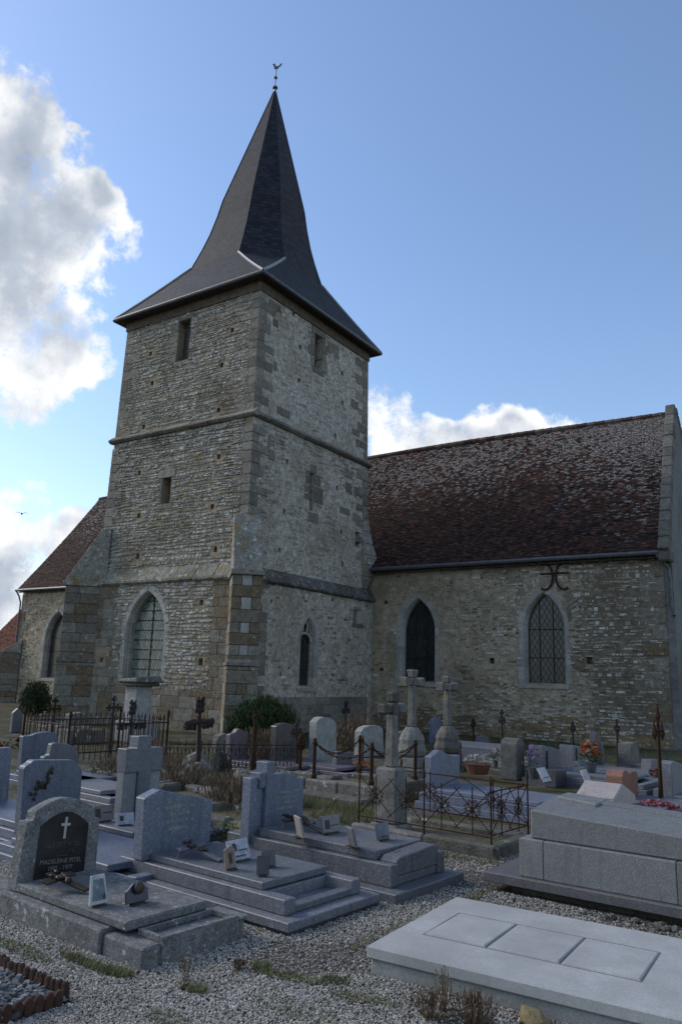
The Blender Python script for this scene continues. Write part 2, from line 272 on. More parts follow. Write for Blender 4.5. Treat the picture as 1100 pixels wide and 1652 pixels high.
M['fl_white'] = flower('fl_white', [(0.279, 0.260, 0.248), (0.384, 0.372, 0.360), (0.341, 0.248, 0.260)])
M['fl_rose'] = flower('fl_rose', [(0.270, 0.024, 0.012), (0.360, 0.060, 0.024), (0.372, 0.180, 0.030), (0.300, 0.030, 0.042)])
M['fl_purple'] = flower('fl_purple', [(0.096, 0.060, 0.252), (0.180, 0.132, 0.330), (0.300, 0.228, 0.330), (0.204, 0.060, 0.204)])
M['fl_pink'] = flower('fl_pink', [(0.300, 0.072, 0.102), (0.360, 0.144, 0.168), (0.252, 0.048, 0.060)])
M['fl_red'] = flower('fl_red', [(0.120, 0.012, 0.012), (0.210, 0.024, 0.024)])
M['terracotta'] = stone('terracotta', [(0, (0.042, 0.021, 0.017)), (.5, (0.078, 0.037, 0.027)), (1, (0.120, 0.060, 0.042))], vary='object', stain=(0.030, 0.021, 0.018), fine=50, bump=.006, lichen=[((0.210, 0.192, 0.174), .72, 14)])
M['pot'] = stone('pot', [(0, (.16, .06, .035)), (1, (.25, .10, .06))], vary='object', fine=50, bump=.002)
M['plastic_white'] = mat('plastic_white', lambda n, p, b: (.55, .55, .54), .5)
def photo(n, p, b):
    return n.ramp(n.noise(p, 16, 4), [(.35, (.02, .03, .045)), (.55, (.06, .085, .12)), (.72, (.35, .40, .45))])
M['photo'] = mat('photo', photo, .15, .5)
M['gravel'] = mat('gravel', lambda n, p, b: n.mix(.35, n.ramp(island(n), [(0, (0.146, 0.134, 0.118)), (.2, (0.235, 0.218, 0.190)), (.6, (0.336, 0.319, 0.286)), (.88, (0.437, 0.420, 0.381)), (.98, (.45, .43, .39)), (1, (0.291, 0.213, 0.134))]),
    n.ramp(n.noise(p, 1.7, 5), [(.35, (0.672, 0.650, 0.605)), (.65, (1.344, 1.344, 1.344))]), 'MULTIPLY'), .9, .2)
M['chips'] = mat('chips', lambda n, p, b: n.ramp(island(n), [(0, (0.042, 0.045, 0.051)), (.5, (0.096, 0.102, 0.111)), (1, (0.204, 0.210, 0.216))]), .8, .3)
def ground(n, p, b):
    v = n('ShaderNodeTexVoronoi', {'Vector': p, 'Scale': 48.0})
    sep = n('ShaderNodeSeparateColor', {0: v.outputs['Color']}).outputs[0]
    grav = n.ramp(sep, [(0, (.10, .092, .082)), (.4, (.18, .17, .15)), (.8, (.28, .265, .24)), (1, (.38, .36, .33))])
    grav = n.mix(1.0, grav, n.ramp(v.outputs['Distance'], [(.25, (0.600, 0.600, 0.600)), (.75, (0.210, 0.204, 0.198))]), 'MULTIPLY')
    soil = n.ramp(n.noise(p, 7, 7, .7), [(.3, (0.033, 0.027, 0.018)), (.5, (0.066, 0.054, 0.033)), (.7, (0.102, 0.087, 0.051))])
    turf = n.ramp(n.noise(p, 22, 6, .7), [(.3, (0.021, 0.025, 0.009)), (.55, (0.051, 0.051, 0.018)), (.75, (0.096, 0.084, 0.042))])
    y = n('ShaderNodeSeparateXYZ', {0: p}).outputs
    far = n.smooth(y[1], 7.0, 10.5)
    big = n.noise(p, .55, 5, .6)
    a = n.smooth(n.math('ADD', big, n.math('MULTIPLY', far, .13)), .56, .66)
    t = n.smooth(n.math('ADD', n.noise(p, 1.1, 6, .65), n.math('MULTIPLY', far, .10)), .57, .67)
    c = n.mix(a, grav, soil); c = n.mix(t, c, turf)
    return c, n.math('SUBTRACT', n.math('MULTIPLY', n.noise(p, 30, 5), .7), v.outputs['Distance']), .012
M['ground'] = mat('ground', ground, .95, .15)
M['navy'] = mat('navy', lambda n, p, b: (.022, .028, .055), .3, .5)
M['navy_blue'] = mat('navy_blue', lambda n, p, b: n.ramp(n.noise(p, 12, 4), [(.3, (.035, .05, .10)), (.7, (.07, .09, .15))]), .25, .5)
M['navy_grey'] = mat('navy_grey', lambda n, p, b: n.ramp(n.noise(p, 12, 4), [(.3, (.04, .045, .065)), (.7, (.08, .085, .11))]), .25, .5)
M['black_soft'] = mat('black_soft', lambda n, p, b: n.ramp(n.noise(p, 12, 4), [(.3, (.012, .012, .014)), (.7, (.035, .034, .036))]), .25, .5)
M['bronze_brown'] = mat('bronze_brown', lambda n, p, b: n.ramp(n.noise(p, 20, 4), [(.3, (.12, .085, .06)), (.7, (.22, .16, .12))]), .5, .4)
M['granite_white'] = granite('granite_white', (0.315, 0.338, 0.390), (0.120, 0.135, 0.180), (0.562, 0.578, 0.600), 90)
M['ochre_rock'] = stone('ochre_rock', [(.2, (.20, .15, .07)), (.6, (.30, .24, .13)), (.9, (.38, .33, .22))], vary='n', fine=50, bump=.01)
M['bird'] = mat('bird', lambda n, p, b: (.015, .015, .017), .8)
# ------------------------------------------------------------------ mesh helpers
class MB:
    def __init__(s): s.v = []; s.f = []; s.uv = None
    def add(s, vs, fs):
        o = len(s.v); s.v += [tuple(q) for q in vs]; s.f += [tuple(i + o for i in f) for f in fs]; return s
    def hex8(s, p):      # 0-3 lower ring ccw, 4-7 upper ring
        return s.add(p, [(3, 2, 1, 0), (4, 5, 6, 7), (0, 1, 5, 4), (1, 2, 6, 5), (2, 3, 7, 6), (3, 0, 4, 7)])
    def box(s, x0, x1, y0, y1, z0, z1):
        return s.hex8([(x0, y0, z0), (x1, y0, z0), (x1, y1, z0), (x0, y1, z0), (x0, y0, z1), (x1, y0, z1), (x1, y1, z1), (x0, y1, z1)])
    def prism(s, poly, fn, a, b):      # poly of 2d points, fn(u, v, depth) -> xyz
        n = len(poly); vs = [fn(u, v, a) for u, v in poly] + [fn(u, v, b) for u, v in poly]
        fs = [tuple(range(n)), tuple(range(2 * n - 1, n - 1, -1))] + [(i, i + n, (i + 1) % n + n, (i + 1) % n) for i in range(n)]
        return s.add(vs, fs)
    def tube(s, pts, r, n=6, r2=None, closed=False):
        pts = [Vector(p) for p in pts]; k = len(pts); vs = []; fs = []
        for i, p in enumerate(pts):
            t = (pts[min(i + 1, k - 1)] - pts[max(i - 1, 0)])
            if t.length < 1e-9: t = Vector((0, 0, 1))
            t.normalize(); a = t.cross(Vector((0, 0, 1)) if abs(t.z) < .9 else Vector((1, 0, 0))).normalized(); b = t.cross(a)
            rr = r if r2 is None else r + (r2 - r) * i / max(1, k - 1)
            for j in range(n):
                an = 2 * pi * j / n; vs.append(p + a * (rr * cos(an)) + b * (rr * sin(an)))
        for i in range(k - 1):
            for j in range(n):
                fs.append((i * n + j, i * n + (j + 1) % n, (i + 1) * n + (j + 1) % n, (i + 1) * n + j))
        fs.append(tuple(range(n - 1, -1, -1))); fs.append(tuple((k - 1) * n + j for j in range(n)))
        return s.add(vs, fs)
    def lathe(s, prof, c=(0, 0, 0), n=14):
        vs = [(c[0] + r * cos(2 * pi * j / n), c[1] + r * sin(2 * pi * j / n), c[2] + z) for r, z in prof for j in range(n)]
        fs = [(i * n + j, i * n + (j + 1) % n, (i + 1) * n + (j + 1) % n, (i + 1) * n + j) for i in range(len(prof) - 1) for j in range(n)]
        fs.append(tuple(range(n - 1, -1, -1))); fs.append(tuple((len(prof) - 1) * n + j for j in range(n)))
        return s.add(vs, fs)
    def rock(s, c, rx, ry, rz, rnd, sub=0):
        t = (1 + sqrt(5)) / 2
        P = [(-1, t, 0), (1, t, 0), (-1, -t, 0), (1, -t, 0), (0, -1, t), (0, 1, t), (0, -1, -t), (0, 1, -t), (t, 0, -1), (t, 0, 1), (-t, 0, -1), (-t, 0, 1)]
        Fs = [(0, 11, 5), (0, 5, 1), (0, 1, 7), (0, 7, 10), (0, 10, 11), (1, 5, 9), (5, 11, 4), (11, 10, 2), (10, 7, 6), (7, 1, 8), (3, 9, 4), (3, 4, 2), (3, 2, 6), (3, 6, 8), (3, 8, 9), (4, 9, 5), (2, 4, 11), (6, 2, 10), (8, 6, 7), (9, 8, 1)]
        a = rnd.uniform(0, 6.28); vs = []
        for x, y, z in P:
            k = rnd.uniform(.75, 1.15) / 1.9; X, Y = x * rx * k, y * ry * k
            vs.append((c[0] + X * cos(a) - Y * sin(a), c[1] + X * sin(a) + Y * cos(a), c[2] + z * rz * k))
        return s.add(vs, Fs)
    def build(s, name, m, parent=None, bevel=0, smooth=False, seg=1):
        me = bpy.data.meshes.new(name); me.from_pydata(s.v, [], s.f)
        if bevel or s.uv is None:
            bm = bmesh.new(); bm.from_mesh(me); bmesh.ops.recalc_face_normals(bm, faces=bm.faces)
            if bevel: bmesh.ops.bevel(bm, geom=[e for e in bm.edges if e.calc_face_angle(0) > .5], offset=bevel, segments=seg, affect='EDGES', clamp_overlap=True)
            bm.to_mesh(me); bm.free()
        if s.uv is not None:
            u = me.uv_layers.new(name='UVMap'); k = 0
            for poly, co in zip(me.polygons, s.uv):
                for li, c in zip(poly.loop_indices, co): u.data[li].uv = c
        if smooth: me.polygons.foreach_set('use_smooth', [True] * len(me.polygons))
        me.materials.append(M[m] if isinstance(m, str) else m)
        o = bpy.data.objects.new(name, me); COL.objects.link(o)
        if parent is not None:
            o.parent = parent
            if parent.name in WORLD: o.matrix_parent_inverse = Matrix.Translation(-parent.location)
        return o
WORLD = set()                            # things whose parts are modelled in world coordinates
def thing(name, label, cat, loc=(0, 0, 0), rz=0, group=None, tilt=None):
    o = bpy.data.objects.new(name, None); COL.objects.link(o); o.location = loc; o.rotation_euler = (tilt[0] if tilt else 0, tilt[1] if tilt else 0, rz)
    o.empty_display_size = .2
    return tag(o, label, cat, group)
def tag(o, label, cat, group=None, kind=None):
    if label: o['label'] = label
    if cat: o['category'] = cat
    if group: o['group'] = group
    if kind: o['kind'] = kind
    return o
def stuff(o, label=None): o['kind'] = 'stuff'; return o
def copyo(src, parent, loc, rz=None, sc=None):
    c = src.copy(); COL.objects.link(c); c.parent = parent; c.location = loc
    if rz is not None: c.rotation_euler = rz if isinstance(rz, tuple) else (0, 0, rz)
    if sc: c.scale = sc
    return c

def lancet(x0, x1, z0, zs, za, n=9):       # ccw seen from the front: bottom-left, bottom-right, up the right, over, down the left
    w = x1 - x0; h = za - zs; r = (h * h + w * w / 4) / w
    pts = [(x0, z0), (x1, z0)]
    a = math.asin(min(1, h / r)); cx = x1 - r
    for i in range(n + 1): t = a * i / n; pts.append((cx + r * cos(t), zs + r * sin(t)))
    cx = x0 + r
    for i in range(n - 1, -1, -1): t = a * i / n; pts.append((cx - r * cos(t), zs + r * sin(t)))
    return pts
def inside(p, poly):
    c = False; j = len(poly) - 1
    for i in range(len(poly)):
        (xi, yi), (xj, yj) = poly[i], poly[j]
        if (yi > p[1]) != (yj > p[1]) and p[0] < (xj - xi) * (p[1] - yi) / (yj - yi) + xi: c = not c
        j = i
    return c
def grow(poly, d):
    cx = sum(p[0] for p in poly) / len(poly); cz = sum(p[1] for p in poly) / len(poly); o = []
    n = len(poly)
    for i in range(n):
        a, b, c = Vector(poly[i - 1]), Vector(poly[i]), Vector(poly[(i + 1) % n])
        e1 = (b - a); e2 = (c - b)
        n1 = Vector((e1.y, -e1.x)).normalized() if e1.length > 1e-9 else Vector((0, 0)); n2 = Vector((e2.y, -e2.x)).normalized() if e2.length > 1e-9 else n1
        nn = (n1 + n2)
        k = max(.35, (1 + n1.dot(n2)) / 2)
        o.append(tuple(b + nn / 2 / k * d))
    return o
def clip(poly, ax, lim, sgn):
    o = []
    for i in range(len(poly)):
        a, b = poly[i - 1], poly[i]; da, db = (a[ax] - lim) * sgn, (b[ax] - lim) * sgn
        if (da > 0) != (db > 0): t = da / (da - db); o.append((a[0] + (b[0] - a[0]) * t, a[1] + (b[1] - a[1]) * t))
        if db > 0: o.append(b)
    return o
def wall_face(mb, outer, holes, fn, depth):
    polys = [outer] + holes
    flat = [p for q in polys for p in q]
    tri = tessellate_polygon([[Vector((x, z, 0)) for x, z in q] for q in polys])
    mb.add([fn(x, z, 0) for x, z in flat], [tuple(t) for t in tri])
    for h in holes:
        n = len(h); mb.add([fn(x, z, 0) for x, z in h] + [fn(x, z, -depth) for x, z in h], [(i, (i + 1) % n, (i + 1) % n + n, i + n) for i in range(n)])
        mb.add([fn(x, z, -depth) for x, z in h], [tuple(range(n))])
def rubble(mb, fn, s0, s1, z0, z1, keep, h=(.06, .12), l=(.1, .26), proud=(.012, .04), gap=.012, rnd=R):
    z = z0
    while z < z1:
        ch = rnd.uniform(*h) * (1.35 if rnd.random() < .2 else 1); s = s0 - rnd.uniform(0, .2); ph = rnd.uniform(0, 6)
        while s < s1:
            ln = rnd.uniform(*l) * (1.5 if rnd.random() < .08 else 1)
            a, b = max(s, s0), min(s + ln, s1); zc = z + ch / 2 + .030 * sin(s * 1.3 + ph) + .014 * sin(s * 4.1 + 2 * ph)
            if b - a > .04:
                k = keep((a + b) / 2, zc, (b - a) / 2, ch / 2)
                if k > 0 and rnd.random() < k:
                    j = lambda q: rnd.uniform(-q, q)
                    hh = (ch / 2 - gap / 2) * rnd.uniform(.72, 1.12); p = rnd.uniform(*proud); bv = min(.022, hh * .5)
                    c = [(a + gap / 2 + j(.008), zc - hh + j(.008)), (b - gap / 2 + j(.008), zc - hh + j(.008)), (b - gap / 2 + j(.008), zc + hh + j(.008)), (a + gap / 2 + j(.008), zc + hh + j(.008))]
                    cx, cz = (a + b) / 2, zc
                    fr = [(x + (bv if x < cx else -bv) * rnd.uniform(.4, 1.1), zz + (bv if zz < cz else -bv) * rnd.uniform(.4, 1.1)) for x, zz in c]
                    o = len(mb.v)
                    mb.v += [fn(x, zz, -.01) for x, zz in c] + [fn(x, zz, p + j(.006)) for x, zz in fr]
                    mb.f += [(o + 4, o + 5, o + 6, o + 7), (o, o + 1, o + 5, o + 4), (o + 1, o + 2, o + 6, o + 5), (o + 2, o + 3, o + 7, o + 6), (o + 3, o, o + 4, o + 7)]
            s += ln
        z += ch
def block(name, fn, a, b, z0, z1, parent, m='ashlar', proud=.02, back=-.02, gap=.008, bev=.012):
    """one dressed stone on a wall face, its arrises worn"""
    j = lambda q: R.uniform(-q, q); g = gap / 2
    c = [(a + g + j(.006), z0 + g + j(.006)), (b - g + j(.006), z0 + g + j(.006)), (b - g + j(.006), z1 - g + j(.006)), (a + g + j(.006), z1 - g + j(.006))]
    cx, cz = (a + b) / 2, (z0 + z1) / 2
    fr = [(x + (bev if x < cx else -bev), z + (bev if z < cz else -bev)) for x, z in c]
    p = proud + j(.006); mb = MB()
    mb.add([fn(x, z, back) for x, z in c] + [fn(x, z, p - bev) for x, z in c] + [fn(x, z, p) for x, z in fr],
           [(8, 9, 10, 11)] + [(i, (i + 1) % 4, 4 + (i + 1) % 4, 4 + i) for i in range(4)] + [(4 + i, 4 + (i + 1) % 4, 8 + (i + 1) % 4, 8 + i) for i in range(4)])
    return mb.build(name, m, parent)
def window(parent, fn, x0, x1, z0, zs, za, cols, rows, glass, depth=.34, ring=.15, frame='dressed', sill=True, label=None, vbars=None, hbars=None, slack=.06):
    """a lancet: moulded jamb and arch stones, leaded panes, iron bars, a sill"""
    op = lancet(x0, x1, z0, zs, za)
    w = MB(); inn = grow(op, -slack)
    root = bpy.data.objects.new('window', None); COL.objects.link(root); root.parent = parent
    root.matrix_parent_inverse = Matrix.Translation(-parent.location)
    xs = sorted([x0] + (vbars or [x0 + (x1 - x0) * i / cols for i in range(1, cols)]) + [x1])
    zz = sorted([z0] + (hbars or [z0 + (za - z0) * i / rows for i in range(1, rows)]) + [za])
    for i in range(len(xs) - 1):
        for k in range(len(zz) - 1):
            q = inn
            for ax, lim, sg in ((0, xs[i] + .006, 1), (0, xs[i + 1] - .006, -1), (1, zz[k] + .006, 1), (1, zz[k + 1] - .006, -1)):
                if len(q) >= 3: q = clip(q, ax, lim, sg)
            if len(q) >= 3: MB().prism(q, fn, -depth + .01, -depth).build('pane', glass, root)
    b = lambda pts, r: MB().tube([fn(*p) for p in pts], r, 5).build('glazing_bar', 'black_iron', root)
    def span(x):
        ys = [p[1] for p in (op[i] for i in range(len(op)))]
        zt = z0
        for t in range(200):
            z = z0 + (za - z0) * t / 199
            if inside((x, max(z, z0 + .001)), inn): zt = z
        return zt
    for x in xs[1:-1]: b([(x, z0, -depth + .03), (x, span(x), -depth + .03)], .016)
    for z in zz[1:-1]:
        c = [x0 + (x1 - x0) * t / 99 for t in range(100) if inside((x0 + (x1 - x0) * t / 99, z), inn)]
        if c: b([(c[0] - .02, z, -depth + .035), (c[-1] + .02, z, -depth + .035)], .014)
    # frame stones follow the outline from bottom left up, over and down
    path = op[1:] + [op[0]]
    L = [0]
    for i in range(1, len(path)): L.append(L[-1] + (Vector(path[i]) - Vector(path[i - 1])).length)
    def at(t):
        t = max(0, min(L[-1], t))
        for i in range(1, len(path)):
            if t <= L[i] + 1e-9:
                k = (t - L[i - 1]) / max(1e-9, L[i] - L[i - 1]); a, c = Vector(path[i - 1]), Vector(path[i])
                d = (c - a).normalized(); return a + (c - a) * k, Vector((d.y, -d.x))
        return Vector(path[-1]), Vector((1, 0))
    t = 0; cs0 = [(ring, -.03), (ring, .012), (.015, .012), (0, -.01), (-.035, -.06), (-.035, -.11), (-.07, -.17), (-.07, -depth - .02)]
    while t < L[-1] - .02:
        ln = R.uniform(.24, .42); e = min(L[-1], t + ln)
        if L[-1] - e < .12: e = L[-1]
        apex = L[len(path) // 2]
        if t < apex < e and apex - t > .05: e = apex
        cs = [(ring * R.uniform(.85, 1.35) if i < 2 else o, d) for i, (o, d) in enumerate(cs0)]; cs[1] = (cs[0][0], cs[1][1])
        mb = MB(); rings = []
        ns = 3
        for q in range(ns + 1):
            tt = t + .004 + (e - t - .008) * q / ns; p, nn = at(tt); rings.append([fn(*(p + nn * o), d) for o, d in cs])
        k = len(cs)
        mb.add([v for r_ in rings for v in r_], [(a * k + i, a * k + i + 1, (a + 1) * k + i + 1, (a + 1) * k + i) for a in range(ns) for i in range(k - 1)] + [tuple(range(k)), tuple(ns * k + i for i in range(k))])
        mb.build('frame_stone', frame, root); t = e
    if sill:
        mb = MB(); q = [(.10, -.0), (.10, -.07), (-depth, -.10), (-depth, .0), (-.02, .03)]
        vs = [fn(x, z0 + z, d) for x in (x0 - .12, x1 + .12) for d, z in [(.05, -.16), (.05, -.06), (-depth, .02), (-depth, -.16)]]
        mb.hex8(vs[:4] + vs[4:]); mb.build('sill', frame, root)
    return root

# ------------------------------------------------------------------ the tower
CX, CY, HX, HY = -19.34, 22.02, 3.4, 3.58
Z0, Z1, ZT = 4.86, 10.26, 15.12
def ins(z): return .012 * (z - Z1) + (.03 if z > Z1 else 0)
def t_front(x, z, d): k = HX - ins(z); return (CX + (x - CX) * k / HX, CY - HY + ins(z) - d, z)
def t_east(y, z, d): k = HY - ins(z); return (CX + HX - ins(z) + d, CY + (y - CY) * k / HY, z)
def t_west(y, z, d): k = HY - ins(z); return (CX - HX + ins(z) - d, CY - (y - CY) * k / HY, z)
def t_back(x, z, d): k = HX - ins(z); return (CX - (x - CX) * k / HX, CY + HY - ins(z) + d, z)
LF = .25; LE = .20
def l_front(x, z, d): return (x, CY - HY - LF - d, z)
def l_east(y, z, d): return (CX + HX + LE + d, y, z)
XL, XC, YF, YB = CX - HX, CX + HX, CY - HY, CY + HY
tower = thing('church_tower', 'square stone bell tower with slate spire in the middle of the church', 'tower', (CX, CY, 0))
WORLD.add(tower.name)
g = MB(); g.add([(-900, -900, -.006), (900, -900, -.006), (900, 900, -.006), (-900, 900, -.006)], [(0, 1, 2, 3)])
gr = g.build('ground', 'ground'); gr['kind'] = 'structure'
def sq(x, z, a=.075, b=.085): return [(x - a, z - b), (x + a, z - b), (x + a, z + b), (x - a, z + b)]
def rect(x0, x1, z0, z1): return [(x0, z0), (x1, z0), (x1, z1), (x0, z1)]
put_f = [(-21.28, 13.49), (-21.03, 12.26), (-17.16, 13.49), (-17.54, 12.27), (-17.54, 10.62), (-21.25, 10.6), (-21.17, 8.83), (-17.37, 8.93), (-17.5, 7.22), (-20.97, 7.23), (-17.23, 5.76), (-20.82, 5.75)]
put_e = [(20.35, 14.6), (20.83, 13.52), (20.85, 12.23), (23.66, 13.5), (23.29, 10.83), (20.32, 9.05), (20.28, 7.27), (23.73, 12.29), (23.76, 7.19), (23.41, 8.81), (20.11, 5.92), (23.87, 5.98)]
F_LOUVRE = rect(-19.84, -19.24, 12.85, 14.45); F_SLIT = rect(-19.92, -19.50, 7.54, 8.48)
E_LOUVRE = rect(21.74, 22.22, 13.08, 14.42); E_SLIT = rect(21.68, 21.90, 7.60, 9.0); E_SLIT2 = rect(24.72, 25.05, 6.78, 7.38)
fh = [F_LOUVRE, F_SLIT] + [sq(*p) for p in put_f]; eh = [E_LOUVRE, E_SLIT, E_SLIT2] + [sq(*p) for p in put_e]
wl = MB(); wall_face(wl, rect(XL, XC, Z0 - .3, ZT), fh, t_front, .42); wl.build('front_wall', 'mortar', tower)
wl = MB(); wall_face(wl, rect(YF, YB, Z0 - .3, ZT), eh, t_east, .42); wl.build('side_wall', 'render', tower)
wl = MB(); wall_face(wl, rect(YF, YB, 0, ZT), [], t_west, .1); wall_face(wl, rect(XL, XC, 0, ZT), [], t_back, .1); wl.build('rear_walls', 'mortar', tower)
LW = dict(x0=-20.86, x1=-19.03, z0=1.57, zs=3.10, za=4.50)
FL_WIN = lancet(*[LW[k] for k in ('x0', 'x1', 'z0', 'zs', 'za')])
EL_WIN = lancet(21.27, 22.16, 1.50, 2.95, 3.83)
EL_NICHE = rect(24.62, 24.76, 3.84, 4.32)
fl_h = [FL_WIN, sq(-17.46, 4.03), sq(-17.32, 2.17, .09, .11), sq(-22.0, 2.17)]; el_h = [EL_WIN, EL_NICHE, sq(19.6, 4.16, .05, .06), sq(20.68, 2.07, .05, .05), sq(24.57, 3.04, .03, .03)]
wl = MB(); wall_face(wl, rect(XL, XC + LE, -.2, Z0), fl_h, l_front, .36); wl.build('lower_front_wall', 'mortar', tower)
wl = MB(); wall_face(wl, rect(YF - LF, YB + .5, -.2, Z0), el_h, l_east, .36); wl.build('lower_side_wall', 'render', tower)
# rubble facing, too small to pick apart stone by stone
def near(holes, s, z, a, b, pad=.03):
    for h in holes:
        xs = [p[0] for p in h]; zs = [p[1] for p in h]
        if s + a > min(xs) - pad and s - a < max(xs) + pad and z + b > min(zs) - pad and z - b < max(zs) + pad:
            if len(h) < 6 or inside((s, z), grow(h, .10 + a)) or inside((s - a, z), grow(h, .08)) or inside((s + a, z), grow(h, .08)): return True
    return False
def kf(s, z, a, b):
    if near(fh, s, z, a, b) or abs(z - Z1) < .16 or z > ZT - .25: return 0
    return .97
rb1 = MB(); rubble(rb1, t_front, XL + .35, XC - .35, Z0 + .42, ZT, kf, (.045, .10), (.07, .21), (.010, .04), .013)
stuff(rb1.build('rubble_facing', 'rubble', tower))
def ke(s, z, a, b):
    if near(eh, s, z, a, b) or abs(z - Z1) < .16 or z > ZT - .25: return 0
    n = sin(s * 2.3 + z) * sin(z * 1.9 - s * .7) + .35 * sin(s * 5.1) * sin(z * 4.3)
    return .55 if n > .15 else .24
rb2 = MB(); rubble(rb2, t_east, YF + .35, YB - .3, Z0 + .4, ZT, ke, (.05, .12), (.07, .24), (.002, .02), .018)
stuff(rb2.build('rubble_facing', 'rubble', tower))
def kfl(s, z, a, b):
    if near(fl_h, s, z, a, b): return 0
    if z < 1.32: return 0
    if s < -21.5 or s > -17.0: return 0
    return .97 if s > -18.7 or z > 2.1 else .5
rb3 = MB(); rubble(rb3, l_front, XL, XC, 1.3, Z0 - .1, kfl, (.06, .115), (.1, .26))
stuff(rb3.build('rubble_facing', 'rubble', tower))
def kel(s, z, a, b):
    if near(el_h, s, z, a, b) or z < 1.2: return 0
    return .45 if sin(s * 3 + z * 1.3) * sin(z * 2.1 - s) > 0 else .18
rb4 = MB(); rubble(rb4, l_east, YF + .5, YB, 1.2, Z0 - .1, kel, (.07, .13), (.1, .26), (.002, .012))
stuff(rb4.build('rubble_facing', 'nave_rubble', tower))
# quoins
def quoin(cx, cy, sx, sy, z0, z1, lx, ly, p=.022):
    def ring(z):
        i = ins(z); x = cx - sx * i; y = cy - sy * i
        return [(x + sx * p, y + sy * p, z), (x - sx * lx, y + sy * p, z), (x - sx * lx, y - sy * ly, z), (x + sx * p, y - sy * ly, z)]
    MB().hex8(ring(z0 + .006) + ring(z1 - .006)).build('quoin_stone', 'quoin', tower, bevel=.014)
for cx, cy, sx, sy, zs in ((XC, YF, 1, -1, 6.2), (XL, YF, -1, -1, 6.2), (XC, YB, 1, 1, 6.3)):
    z = zs; k = 0
    while z < ZT - .3:
        h = R.uniform(.26, .44)
        if z < Z1 - .14 < z + h or Z1 - .14 < z < Z1 + .12: z = max(z, Z1 + .12) if z > Z1 - .4 else z; h = h if z > Z1 else max(.15, Z1 - .15 - z)
        big, sm = R.uniform(.62, .95), R.uniform(.30, .46)
        quoin(cx, cy, sx, sy, z, min(z + h, ZT - .2), *((big, sm) if k % 2 else (sm, big)))
        z += h; k += 1
# odd ashlar blocks that show through the render of the right-hand face
for y0, y1, z0, z1 in ((21.42, 21.68, 8.55, 9.05), (21.35, 21.68, 7.95, 8.5), (21.9, 22.5, 7.95, 8.55), (21.9, 22.3, 8.6, 9.0), (21.62, 22.25, 7.2, 7.56), (21.66, 22.05, 9.0, 9.32),
        (23.9, 24.5, 9.4, 9.7), (24.0, 24.45, 8.75, 9.2), (24.6, 25.2, 8.8, 9.15), (19.3, 19.62, 8.9, 9.25), (19.25, 19.6, 9.4, 9.75), (23.6, 24.3, 7.9, 8.15), (24.5, 25.1, 7.75, 8.05),
        (19.2, 19.5, 13.7, 14.0), (24.3, 24.9, 12.3, 12.7), (19.3, 19.55, 12.1, 12.45), (22.6, 23.4, 14.0, 14.5), (18.9, 19.6, 14.3, 14.6), (24.4, 25.0, 11.2, 11.5), (19.6, 20.4, 10.6, 10.9)):
    block('ashlar_stone', t_east, y0, y1, z0, z1, tower, 'quoin_dark', .014)
# jambs and lintels of the belfry openings and slits
for fn, h, m in ((t_front, F_LOUVRE, 'quoin'), (t_east, E_LOUVRE, 'quoin'), (t_front, F_SLIT, 'quoin')):
    x0, x1, z0, z1 = h[0][0], h[1][0], h[0][1], h[2][1]
    block('lintel', fn, x0 - .22, x1 + .2, z1, z1 + .26, tower, m, .03, -.3)
    block('sill', fn, x0 - .15, x1 + .15, z0 - .2, z0, tower, m, .03, -.3)
    z = z0; k = 0
    while z < z1 - .1:
        hh = min(R.uniform(.3, .5), z1 - z)
        if z1 - z - hh < .12: hh = z1 - z
        block('jamb_stone', fn, x0 - (.42 if k % 2 else .24), x0, z, z + hh, tower, m, .022, -.3); block('jamb_stone', fn, x1, x1 + (.24 if k % 2 else .38), z, z + hh, tower, m, .022, -.3)
        z += hh; k += 1
for fn, h, ww in ((t_front, F_LOUVRE, 3), (t_east, E_LOUVRE, 4)):
    x0, x1, z0, z1 = h[0][0], h[1][0], h[0][1], h[2][1]
    for i in range(ww):
        a = x0 + (x1 - x0) * i / ww; MB().prism(rect(a + .008, a + (x1 - x0) / ww - .008, z0, z1), fn, -.33, -.29).build('shutter_board', 'dark_wood', tower)
    MB().prism(rect(x0, x1, z1 - .16, z1 - .08), fn, -.285, -.25).build('shutter_batten', 'dark_wood', tower)
    MB().prism(rect(x0 + (x1 - x0) * .42, x0 + (x1 - x0) * .48, z0, z1), fn, -.285, -.24).build('shutter_rail', 'grey_wood', tower)
# string course
def course(pathpts, prof, zc, name, m, seg=.9):
    for (ax, ay), (bx, by), (nx, ny) in pathpts:
        L = sqrt((bx - ax) ** 2 + (by - ay) ** 2); n = max(1, int(L / seg)); cut = [0] + sorted((i + R.uniform(-.2, .2)) / n for i in range(1, n)) + [1]
        for t0, t1 in zip(cut, cut[1:]):
            pts = []
            for t in (t0 + .003 / L, t1 - .003 / L):
                x, y = ax + (bx - ax) * t, ay + (by - ay) * t; jz = R.uniform(-.014, .014)
                pts.append([(x + nx * d, y + ny * d, zc + z + jz) for d, z in prof])
            k = len(prof); MB().add(pts[0] + pts[1], [tuple(range(k)), tuple(range(2 * k - 1, k - 1, -1))] + [(i, (i + 1) % k, k + (i + 1) % k, k + i) for i in range(k)]).build(name, m, tower)
prof1 = [(-.1, -.12), (.06, -.12), (.15, -.05), (.15, .0), (-.05, .16), (-.1, .16)]
e = .155
course([((XL - e, YF), (XC + e, YF), (0, -1)), ((XC, YF - e + .15), (XC, YB + e), (1, 0)), ((XL, YB), (XL, YF - e + .15), (-1, 0))], prof1, Z1, 'string_course_stone', 'quoin')
